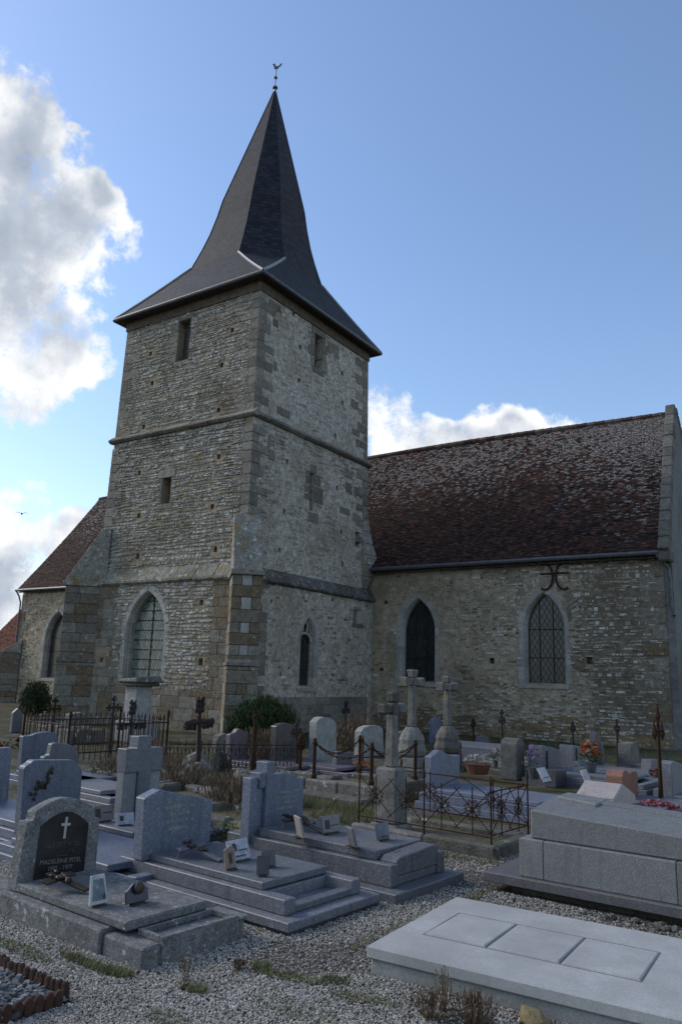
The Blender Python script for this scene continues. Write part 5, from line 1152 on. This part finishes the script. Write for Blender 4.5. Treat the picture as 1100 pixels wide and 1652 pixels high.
tomb('old_gravestone', 'squat mossy stone at the left end of the spear railing', (-18.2, 14.0), [(0, 0), (.9, 0), (.85, .5), (.55, .66), (.15, .6)], 'mossy_stone', th=.3, slabless=True)
tomb('old_gravestone', 'small grey stone between the rock based cross and the tower foot', (-12.8, 14.2), [(0, 0), (.5, 0), (.48, .36), (.25, .44), (.03, .38)], 'mossy_stone', th=.2, slabless=True)
iron_cross('thin dark iron cross between the slant headstones and the nave wall', (-6.1, 19.6), .95, .13, 'trefoil', 'iron'); iron_cross('thin rusty cross half hidden behind the vault lid by the wall', (-9.0, 20.2), .85, .12, 'trefoil', 'rust')
iron_cross('small rusty cross among the old kerbs left of the chain grave', (-8.7, 11.9), .75, .12, 'trefoil', 'rust'); iron_cross('bent iron cross at the right end of the low scrolled railing', (-9.2, 12.5), .95, .14, 'trefoil', 'iron', lean=5)
# ------------------------------------------------------------------ plaques, flowers and small things on the graves
def plaque(label, P, w, h, m, face=None, rz=RZ, lean=-18, foot='bronze', th=.022, shape=None, deco=None):
    t = thing('memorial_plaque', label, 'plaque', P, rz)
    pts = shape or [(-w / 2, .012), (w / 2, .012), (w / 2, h), (-w / 2, h)]
    o = MB().prism(pts, lambda y, z, d: (d, y, z), -th, 0).build('panel', m, t, bevel=.003); o.rotation_euler = (0, radians(lean), 0)
    if face: q = MB().prism([(y * .72, z * .72 + h * .14) for y, z in pts], lambda y, z, d: (d, y, z), .001, .003).build('picture', face, o)
    if deco:
        mb = MB()
        for y, z, a, b in deco: mb.prism([(y - a, z), (y + a, z), (y + a, z + b), (y - a, z + b)], lambda yy, zz, d: (d, yy, zz), .001, .005)
        mb.build('ornament', 'bronze', o)
    MB().hex8([(-.09, -w * .35, 0), (.03, -w * .35, 0), (.03, w * .35, 0), (-.09, w * .35, 0), (-.07, -w * .3, .012), (.01, -w * .3, .012), (.01, w * .3, .012), (-.07, w * .3, .012)]).build('foot', foot, t)
    return t
plaque('white framed photo plaque on the lichened concrete grave', (-4.53, 3.93, .216), .145, .20, 'marble', 'photo', lean=-14, shape=[(-.075, .012), (.075, .012), (.055, .20), (-.05, .20)])
pb = plaque('navy plaque with a bronze medallion on the lichened concrete grave', (-4.37, 4.13, .216), .19, .13, 'navy', None, lean=-10, shape=[(-.095, .012), (.095, .012), (.09, .09), (.03, .135), (-.03, .135), (-.09, .09)])
mb = MB(); mb.lathe([(.001, 0), (.042, 0), (.038, .012), (.02, .02), (.001, .022)], (0, 0, 0), 14); o = mb.build('medallion', 'bronze', pb); o.location = (.0, 0, .105); o.rotation_euler = (0, pi / 2 - .17, 0)
plaque('brown scroll shaped plaque on the slant topped grave', (-4.42, 5.17, .253), .13, .18, 'bronze_brown', None, lean=-16, shape=[(-.06, .012), (.06, .012), (.05, .10), (.062, .15), (.02, .185), (-.05, .16)], deco=[(0, .05, .015, .08)])
plaque('white speckled plaque with a bronze rose on the slant topped grave', (-4.56, 5.46, .253), .24, .18, 'granite_white', None, lean=-26, deco=[(-.05, .09, .02, .06), (.04, .085, .05, .008), (0, .04, .06, .008)])
plaque('small black square plaque at the foot of the slant topped grave', (-4.10, 5.17, .253), .10, .15, 'black_soft', None, rz=RZ - .7, lean=-12)
plaque('black plaque behind the small square one on the slant topped grave', (-4.24, 5.44, .253), .13, .13, 'black_soft', None, rz=RZ - .15, lean=-14)
plaque('thin upright plaque seen edge on, left of the stepped cross grave slab', (-4.52, 6.26, .332), .17, .20, 'granite_rose', None, rz=RZ + 1.05, lean=-14, th=.02)
plaque('wide dark plaque at the middle of the stepped cross grave', (-4.42, 6.62, .332), .27, .17, 'navy_grey', None, lean=-12, deco=[(-.06, .05, .03, .08), (.05, .07, .06, .008)])
plaque('thin slanted plaque seen edge on near the foot of the stepped cross grave', (-3.93, 6.25, .332), .14, .18, 'granite_dark', None, rz=RZ + 1.1, lean=-16, th=.02)
plaque('blue plaque with a small white emblem on the stepped cross grave', (-3.88, 6.69, .332), .19, .155, 'navy_blue', None, lean=-12, deco=[(.01, .03, .05, .01)])
plaque('lilac plaque with dark flower on the tall cross grave', (-7.0, 6.04, .201), .24, .17, 'granite_lilac', None, lean=-14, deco=[(-.08, .04, .03, .1), (.04, .09, .05, .01)])
plaque('little pale blue plaque beside the lilac one on the tall cross grave', (-6.68, 6.05, .201), .19, .13, 'granite_white', None, rz=RZ - .3, lean=-20, deco=[(-.04, .05, .02, .05)])
plaque('white leaning plaque beside the purple flowers', (-4.66, 13.55, .18), .30, .26, 'marble', None, rz=RZ, lean=-30, deco=[(.02, .08, .1, .012)])
plaque('tall white plaque with dark bands left of the pink headstone', (-3.62, 12.7, .1), .22, .46, 'marble', None, rz=RZ, lean=-24, deco=[(.0, .1, .09, .02), (.0, .05, .09, .02)])
plaque('small grey plaque with a yellow line before the slant headstones', (-4.72, 15.4, .2), .34, .2, 'granite_lilac', None, lean=-16, deco=[(0, .1, .1, .02)])
def lying_cross(label, P, rz, L, arm, m, tilt, legs=True):
    t = thing('laid_cross', label, 'cross', P, rz, None, (0, tilt))
    MB().box(0, L, -.03, .03, 0, .018).build('shaft', m, t, bevel=.004); MB().box(L * .2, L * .2 + .06, -arm, -.032, 0, .018).build('arm', m, t, bevel=.004); MB().box(L * .2, L * .2 + .06, .032, arm, 0, .018).build('arm', m, t, bevel=.004)
    mb = MB()
    for i in range(16): mb.rock((L * (.1 + .5 * rs.random()), rs.uniform(-.06, .06), .03), .025, .02, .014, rs)
    mb.build('bronze_leaves', 'bronze', t)
    for y in (-arm * .8, arm * .8):
        if legs: MB().tube([(L * .22, y, 0), (L * .2, y, -P[2] * .0 - L * abs(sin(tilt)) * .9 + .01)], .005, 4).build('leg', 'chrome', t)
    return t
lying_cross('grey granite cross with bronze leaves propped on the slant topped grave', (-5.12, 5.30, .345), RZ + .12, .46, .17, 'granite_dark', .20)
lying_cross('dark cross with palm leaf propped on the stepped cross grave', (-5.02, 6.62, .43), RZ - .05, .62, .16, 'bronze', .16)
lying_cross('dark bronze cross propped before the black plaque headstone', (-5.18, 3.98, .31), RZ + .35, .36, .16, 'bronze', .22)

def petals(mb, c, s):
    n = Vector((rs.uniform(-.6, .6), rs.uniform(-.6, .6), rs.uniform(.4, 1))).normalized(); u = n.orthogonal().normalized(); v = n.cross(u)
    for r_, lift, k in ((1.0, .15, 6), (.62, .5, 5)):
        for i in range(k):
            a = 2 * pi * (i + rs.random() * .4) / k; d = u * cos(a) + v * sin(a); t = -u * sin(a) + v * cos(a)
            mb.add([c, c + d * s * r_ * .6 + t * s * .32 + n * s * lift * .5, c + d * s * r_ + n * s * lift, c + d * s * r_ * .6 - t * s * .32 + n * s * lift * .5], [(0, 1, 2, 3)])
def bloom(label, P, m, n, rx, rz_, size, pot=('pot', .1, .13), leafn=60, name='flower_pot', lf='leaf', cat='flowers'):
    t = thing(name, label, cat, P, rs.uniform(0, 3)); z = 0
    if pot:
        MB().lathe([(pot[1] * .7, 0), (pot[1], pot[2]), (pot[1] * 1.05, pot[2]), (pot[1] * .9, pot[2] - .01), (.01, pot[2] - .02)], (0, 0, 0), 12).build('pot', pot[0], t); z = pot[2]
    mb = MB()
    for _ in range(leafn):
        a, k = rs.uniform(0, 6.28), sqrt(rs.random()); c = Vector((cos(a) * rx * k, sin(a) * rx * k, z + rz_ * rs.uniform(0, .8) * (1 - .5 * k)))
        d = Vector((cos(a) * rs.uniform(.3, 1), sin(a) * rs.uniform(.3, 1), rs.uniform(.1, 1))).normalized(); sd = d.cross(Vector((0, 0, 1))).normalized() * size * .45; L_ = size * rs.uniform(1, 2)
        mb.add([c - sd, c + d * L_ * .5 - sd * .9, c + d * L_, c + d * L_ * .5 + sd], [(0, 1, 2, 3)])
    mb.build('foliage', lf, t)
    mb = MB()
    for _ in range(n):
        a, k = rs.uniform(0, 6.28), sqrt(rs.random()); petals(mb, Vector((cos(a) * rx * k, sin(a) * rx * k, z + rz_ * (1 - .45 * k * k) + rs.uniform(-.3, .1) * rz_)), size * rs.uniform(.7, 1.2))
    mb.build('blossoms', m, t)
    return t
bloom('terracotta bowl of white and pale pink flowers behind the star fence', (-5.80, 13.2, .24), 'fl_white', 90, .24, .16, .03, ('pot', .24, .17))
bloom('purple and lilac flowers in front of the worn narrow gravestone', (-5.0, 13.8, .18), 'fl_purple', 60, .14, .36, .028, ('zinc', .12, .2), 70)
bloom('bunch of red and orange roses before the nave wall', (-4.45, 15.3, .2), 'fl_rose', 30, .2, .36, .062, ('zinc', .12, .2), 90)
bloom('pink flower cushion at the right edge behind the large vault', (-2.35, 10.9, .12), 'fl_pink', 150, .26, .12, .03, ('pot', .2, .16), 40)
bloom('small red flowers on the grave behind the pink headstone', (-3.5, 16.2, .14), 'fl_red', 24, .2, .15, .05, None, 40)
bloom('row of dark red flowers at the far left border', (-16.2, 11.3, .0), 'fl_red', 30, .5, .22, .06, None, 80)
bloom('green and reddish plants in the granite planter of the stepped cross grave', (-3.62, 6.58, .26), 'fl_red', 5, .2, .08, .012, None, 300, 'planter_plants', 'leaf', 'plants')
bloom('yellow green tuft of leaves behind the slant topped headstone', (-6.05, 6.95, .04), 'fl_white', 0, .3, .2, .03, None, 500, 'green_tuft', 'grass', 'plant')
bloom('bright orange and violet pansies between the chain posts', (-8.1, 13.1, .05), 'fl_rose', 40, .22, .10, .03, ('zinc', .2, .1), 60)
bloom('small vase of pale yellow flowers behind the white flower bowl', (-6.3, 15.2, .16), 'fl_white', 14, .1, .22, .05, ('zinc', .06, .14), 30)

# ------------------------------------------------------------------ shrubs
def shrub(name, label, P, rx, ry, h, n, m, lw=.012, ll=.11, up=.7, cat='bush'):
    t = thing(name, label, cat, P, 0); r_ = random.Random(len(label))
    for k in range(5):
        a = k * 1.26 + .3; MB().tube([(cos(a) * .05, sin(a) * .05, 0), (cos(a) * rx * .35, sin(a) * ry * .35, h * .35), (cos(a) * rx * .5, sin(a) * ry * .5, h * .7)], .035, 5, .01).build('stem', 'dark_wood', t)
    lob = [(cos(a) * rx * .55, sin(a) * ry * .55, r_.uniform(.28, .68) * h, r_.uniform(.32, .52)) for a in [i * .75 for i in range(9)]] + [(cos(a) * rx * .6, sin(a) * ry * .6, .22 * h, .36) for a in (0, 1.3, 2.6, 3.9, 5.2)] + [(0, 0, h * .62, .55)] + [(r_.uniform(-.4, .4) * rx, r_.uniform(-.4, .4) * ry, h * .8, .3) for _ in range(3)]
    mb = MB()
    for _ in range(n):
        lx, ly, lz, s = lob[r_.randrange(len(lob))]
        d = Vector((r_.gauss(0, 1), r_.gauss(0, 1), r_.gauss(0, 1))).normalized(); k = r_.uniform(.45, 1.06) ** .5 if r_.random() < .82 else r_.uniform(1, 1.32)
        c = Vector((lx + d.x * rx * s * k * 1.05, ly + d.y * ry * s * k * 1.05, max(.02, lz + d.z * h * s * k * .85)))
        g = (d * (1 - up) + Vector((r_.uniform(-.4, .4), r_.uniform(-.4, .4), up))).normalized(); sd = g.cross(Vector((r_.uniform(-1, 1), r_.uniform(-1, 1), r_.uniform(-1, 1)))).normalized() * lw; L_ = ll * r_.uniform(.6, 1.3)
        mb.add([c - sd * .6, c + g * L_ * .55 - sd, c + g * L_, c + g * L_ * .55 + sd], [(0, 1, 2, 3)])
    mb.build('foliage', m, t); return t
shrub('clipped_bush', 'dense dark green clipped bush at the foot of the tower corner', (-13.85, 17.15, 0), .98, .85, 1.10, 16000, 'yew', .014, .12)
shrub('conifer_shrub', 'dark upright conifer beyond the left tower buttress', (-27.5, 19.75, 0), .66, .66, 1.15, 7000, 'conifer', .014, .11, .8)
shrub('dry_bush', 'brown withered bush between the grey gravestones and the nave', (-11.2, 17.6, 0), .7, .6, .78, 2600, 'dry', .008, .14, .8)
shrub('dry_bush', 'brown scrub behind the low scrolled railing', (-10.6, 13.0, 0), .8, .6, .6, 1800, 'dry', .007, .16, .8)

# ------------------------------------------------------------------ weeds
def weed(label, P, n, h, spread, m, rnd, seedy=True):
    t = thing('dry_weed', label, 'weed', P, 0); mb = MB(); lf = MB()
    for _ in range(n):
        a = rnd.uniform(0, 6.28); k = rnd.random(); q = spread * k
        p0 = Vector((cos(a) * spread * .12, sin(a) * spread * .12, 0)); p2 = Vector((cos(a) * q, sin(a) * q, h * rnd.uniform(.6, 1) * (1 - .3 * k))); p1 = p0.lerp(p2, .5) + Vector((cos(a) * q * .15, sin(a) * q * .15, -h * .04))
        mb.tube([p0, p1, p2], .0022, 4, .0012)
        if seedy:
            for i in range(9):
                f = .35 + .65 * i / 9; c = p1.lerp(p2, (f - .35) / .65); b = rnd.uniform(0, 6.28)
                d = Vector((cos(b) * .5, sin(b) * .5, .8)).normalized(); sd = d.cross(Vector((0, 0, 1))).normalized() * .0035; L_ = rnd.uniform(.012, .028)
                lf.add([c - sd, c + d * L_ * .6 - sd, c + d * L_, c + d * L_ * .6 + sd], [(0, 1, 2, 3)])
    mb.build('stems', 'dry', t)
    if seedy: lf.build('leaves', m, t)
    return t
rw = random.Random(5)
weed('tall grey green weed standing left of the dry clump in front of the concrete slab', (-2.13, 4.36, 0), 16, .30, .07, 'sage', rw)
weed('brown dry weed clump before the concrete slab, left half', (-2.14, 4.22, 0), 46, .17, .12, 'dry', rw)
weed('brown dry weed clump before the concrete slab, right half', (-1.93, 4.30, 0), 70, .19, .16, 'dry', rw)
weed('thin withered stalk in the gravel below the trough of the concrete grave', (-3.55, 3.78, 0), 14, .17, .07, 'dry', rw)
weed('small brown weed in the gravel right of the concrete grave', (-3.42, 4.12, 0), 30, .07, .06, 'dry', rw)

# grass and moss on the gravel: uncountable
gm = MB()
def tufts(cx, cy, rx, ry, n, h, rnd, rot=0):
    for _ in range(n):
        a, k = rnd.uniform(0, 6.28), sqrt(rnd.random()); X, Y = cos(a) * rx * k, sin(a) * ry * k
        x, y = cx + X * cos(rot) - Y * sin(rot), cy + X * sin(rot) + Y * cos(rot); b = rnd.uniform(0, 6.28); d = Vector((cos(b) * .7, sin(b) * .7, rnd.uniform(.4, 1.2))).normalized()
        sd = Vector((-sin(b), cos(b), 0)) * rnd.uniform(.0015, .0035); L_ = h * rnd.uniform(.5, 1.3); c = Vector((x, y, 0))
        gm.add([c - sd, c + sd, c + d * L_], [(0, 1, 2)])
for args in ((-4.22, 3.60, .30, .05, 1100, .045, rw, -.08), (-3.95, 3.62, .12, .05, 500, .05, rw, 0), (-4.75, 3.50, .35, .07, 1000, .03, rw, -.1), (-3.10, 4.22, .25, .07, 900, .03, rw, .2), (-2.85, 4.35, .10, .05, 300, .04, rw, 0),
             (-2.55, 4.22, .22, .06, 500, .03, rw, .2), (-3.42, 3.72, .10, .05, 350, .05, rw, 0), (-3.25, 3.35, .15, .08, 300, .03, rw, 0), (-2.8, 3.85, .3, .1, 500, .025, rw, 0), (-3.08, 5.3, .05, .5, 350, .03, rw, 0), (-2.96, 6.55, .06, .5, 420, .05, rw, 0),
             (-3.35, 4.25, .08, .06, 200, .05, rw, 0), (-4.5, 2.95, .12, .1, 250, .05, rw, 0), (-3.9, 7.95, 1.0, .10, 900, .06, rw, 0), (-6.7, 9.7, 1.1, .25, 3000, .12, rw, 0), (-8.4, 9.6, 1.6, .9, 8000, .14, rw, 0.4), (-9.0, 11.0, 1.2, .5, 4000, .14, rw, .3), (-7.0, 8.3, .9, .4, 3000, .16, rw, 0), (-5.9, 9.2, .5, .5, 2000, .10, rw, 0), (-10.4, 9.6, 1.2, .6, 4000, .12, rw, 0),
             (-5.5, 9.6, .8, .3, 900, .08, rw, 0), (-7.9, 7.9, .9, .5, 1200, .08, rw, 0), (-6.3, 7.6, .7, .2, 900, .16, rw, 0), (-11.5, 10.8, 1.4, .6, 1600, .12, rw, .2), (-6.5, 20.5, 4, .5, 2200, .2, rw, 0), (-8, 23.6, 6, .8, 3000, .16, rw, 0), (-13, 15.5, 2, 1.0, 2000, .14, rw, 0), (-12, 20, 2, 1.5, 2000, .14, rw, 0), (-4.5, 22.5, 3, 1.2, 1800, .18, rw, 0)):
    tufts(*args)
go = gm.build('grass', 'grass'); tag(go, 'sparse dry grass and moss growing through the gravel', 'grass', kind='stuff')

# ------------------------------------------------------------------ gravel
gv = MB(); rg = random.Random(11)
solid = [(-3.87, 3.73, RZ, -2.1, 0, 0, .88), (-3.57, 4.82, RZ, -2.3, 0, 0, 1.12), (-3.37, 6.01, RZ, -2.4, 0, 0, 1.12), (-2.78, 4.59, radians(2), 0, 1.88, 0, 1.42), (-2.7, 7.03, radians(-3), -.32, 2.8, -.06, 1.45), (-3.38, 8.11, RZ, -1.9, 0, 0, 1.05)]
solid = [(x, y, cos(r), sin(r), a, b, c, d) for x, y, r, a, b, c, d in solid]
def free(x, y):
    for ox, oy, c, s, a, b, cc, d in solid:
        X, Y = (x - ox) * c + (y - oy) * s, -(x - ox) * s + (y - oy) * c
        if a < X < b and cc < Y < d: return False
    return True
def bed(x, y): return x < -3.86 + (y - 2.79) * .1 and y < 3.20 - (x + 4.5) * .02 and y > 2.7
TET = [(1, 1, 1), (1, -1, -1), (-1, 1, -1), (-1, -1, 1)]
CUBE = [(-1, -1, -.6), (1, -1, -.6), (1, 1, -.6), (-1, 1, -.6), (-.7, -.7, .7), (.7, -.7, .7), (.7, .7, .7), (-.7, .7, .7)]
def pebble(x, y, z, s):
    a = rg.uniform(0, 6.28); ca, sa = cos(a), sin(a); tz = rg.uniform(-.4, .4); sx, sy, sz = s * rg.uniform(.7, 1.3), s * rg.uniform(.6, 1), s * rg.uniform(.5, .8); o = len(gv.v)
    for X, Y, Z in CUBE:
        X *= sx * rg.uniform(.7, 1.2); Y *= sy * rg.uniform(.7, 1.2); Z = Z * sz + X * tz; gv.v.append((x + X * ca - Y * sa, y + X * sa + Y * ca, z + Z))
    gv.f += [(o + 4, o + 5, o + 6, o + 7), (o, o + 1, o + 5, o + 4), (o + 1, o + 2, o + 6, o + 5), (o + 2, o + 3, o + 7, o + 6), (o + 3, o, o + 4, o + 7)]
n = 0
while n < 175000:
    y = 2.4 + 6.2 * rg.random() ** 1.35; x = rg.uniform(-y * 1.45 - .2, .25)
    if x < -7 or not free(x, y) or bed(x, y): continue
    k = sin(x * 1.9 + 1) * sin(y * 2.3 - x) + .5 * sin(x * 5.3) * sin(y * 4.7)
    if k > .5 and rg.random() < .8: continue
    pebble(x, y, rg.uniform(-.002, .006), rg.uniform(.0030, .0068) * (1.9 if rg.random() < .02 else 1)); n += 1
go = gv.build('gravel', 'gravel'); tag(go, 'pale grey and white gravel covering the cemetery path', 'gravel', kind='stuff')
gv = MB()
for _ in range(1500):
    x, y = rg.uniform(-5.2, -3.86), rg.uniform(2.6, 3.2)
    if bed(x, y): pebble(x, y, rg.uniform(.01, .035), rg.uniform(.014, .028))
go = gv.build('stone_chips', 'chips'); tag(go, 'blue grey stone chips filling the scalloped edging bed', 'stone chips', kind='stuff')
# rocks and loose soil under the vault
rk = MB(); rk.rock((0, 0, .02), .12, .075, .07, rs); o = rk.build('rock', 'ochre_rock'); o.location = (-1.66, 4.50, 0); tag(o, 'ochre flat rock at the bottom edge before the concrete slab', 'rock')
for i in range(16):
    rk = MB(); s = rs.uniform(.02, .05); rk.rock((0, 0, .01), s, s * .8, s * .7, rs); o = rk.build('rock', 'mossy_stone'); o.location = (-2.75 + 1.6 * rs.random(), 6.82 + rs.uniform(-.07, .05), .0); tag(o, 'small loose stone under the plinth of the large vault', 'rock', 'loose stones under the vault plinth')
for i, (x, y, s, lab) in enumerate(((-8.3, 9.9, .28, 'mossy round boulder left of the stepped cross grave'), (-7.4, 8.9, .20, 'grey boulder before the low scrolled railing'), (-8.95, 10.6, .24, 'tall mossy stub stone under the scrolled railing'), (-9.9, 9.3, .3, 'broad grey boulder beside the rock based cross'), (-11.8, 10.6, .34, 'flat lichened boulder before the spear railing'), (-6.9, 8.5, .16, 'small white lichened stone behind the slant topped headstone'))):
    rk = MB(); rk.rock((0, 0, s * .4), s, s * .8, s * .75, rs); o = rk.build('boulder', 'mossy_stone', None, bevel=.02); o.location = (x, y, 0); tag(o, lab, 'boulder')
# terracotta scalloped edging
ed = thing('garden_edging', 'dark terracotta scalloped edging tiles round a bed in the left corner', 'edging', (-3.83, 3.17, 0), 0)
e_ = MB()
e_.prism([(-.026, -.05), (.026, -.05), (.026, .062), (.018, .082), (.007, .094), (-.007, .094), (-.018, .082), (-.026, .062)], lambda x, z, d: (x, d, z), -.017, .017)
s0 = e_.build('edging_tile', 'terracotta', ed, bevel=.008)
first = True
for a, b in (((-.02, 0), (-1.2, .06)), ((.0, -.05), (-.07, -.62))):
    a, b = Vector((*a, 0)), Vector((*b, 0)); L_ = (b - a).length; n = int(L_ / .053); rz = atan2(b.y - a.y, b.x - a.x)
    for i in range(n):
        p = a.lerp(b, (i + .5) / n) + Vector((0, 0, rs.uniform(-.01, .006)))
        if first: s0.location = p; s0.rotation_euler = (0, 0, rz); first = False
        else: copyo(s0, ed, p, (rs.uniform(-.12, .12), rs.uniform(-.06, .06), rz + rs.uniform(-.06, .06)))
# a bird far off on the left
bd = thing('bird', 'small dark bird gliding in the sky at the far left', 'bird', (-49.2, 32.4, 12.6), .9)
MB().lathe([(.01, -.3), (.08, -.15), (.09, .05), (.05, .22), (.005, .34)], (0, 0, 0), 8).build('body', 'bird', bd).rotation_euler = (pi / 2, 0, 0)
for s in (-1, 1): MB().add([(0, .1, .03), (s * .3, .16, .14), (s * .72, -.02, .06), (s * .3, -.06, .12), (0, -.1, .03), (s * .3, .05, .17)], [(0, 1, 5), (1, 2, 5), (2, 3, 5), (3, 4, 5), (4, 0, 5)]).build('wing', 'bird', bd)

# dead leaves and bits of dry stalk lying on the gravel: uncountable
lt = MB(); rl_ = random.Random(77)
for _ in range(900):
    y = 2.5 + 5.5 * rl_.random(); x = rl_.uniform(-y * 1.4, .1)
    if not free(x, y) or bed(x, y): continue
    a = rl_.uniform(0, 6.28); L_ = rl_.uniform(.008, .028); w_ = L_ * rl_.uniform(.15, .6); c = Vector((x, y, .012)); d = Vector((cos(a), sin(a), rl_.uniform(-.1, .3))); q = Vector((-sin(a), cos(a), rl_.uniform(-.3, .3)))
    lt.add([c - d * L_, c + q * w_, c + d * L_, c - q * w_], [(0, 1, 2, 3)])
go = lt.build('leaf_litter', 'dry'); tag(go, 'scattered dead leaves and straw on the gravel', 'leaf litter', kind='stuff')

for lab, P, rx, h in (('brown dry scrub between the rock based cross and the mossy kerbs', (-9.0, 9.3, 0), .55, .42), ('brown dry scrub behind the slant topped headstone', (-7.3, 8.4, 0), .45, .40), ('dry scrub in front of the lichened chain grave', (-7.4, 9.4, 0), .5, .38),
        ('dry scrub at the foot of the spear railing', (-12.0, 11.2, 0), .6, .45), ('dry scrub left of the rock based iron cross', (-10.3, 9.0, 0), .5, .36)):
    shrub('dry_scrub', lab, P, rx, rx * .7, h, 900, 'dry' if 'brown' in lab else 'dry', .006, .14, .8, 'scrub')
for lab, P, pts, mt in (('leaning grey stone between the mossy kerbs', (-9.6, 10.0), [(0, 0), (.42, 0), (.44, .42), (.22, .5), (.03, .44)], 'old_stone'), ('low worn stone before the lilac headstone', (-10.0, 11.0), [(0, 0), (.5, 0), (.48, .36), (.05, .4)], 'mossy_stone'),
        ('short grey stone right of the crumbling kerb grave', (-9.5, 8.6), [(0, 0), (.4, 0), (.4, .34), (.2, .42), (0, .36)], 'old_stone'), ('dark low stone behind the lichened chain grave', (-8.6, 12.9), [(0, 0), (.55, 0), (.53, .38), (.05, .42)], 'granite_dark')):
    tomb('old_gravestone', lab, P, pts, mt, th=.12, slabless=True, lean=rs.uniform(-7, 4))

bd.scale = (.75, .75, .75)
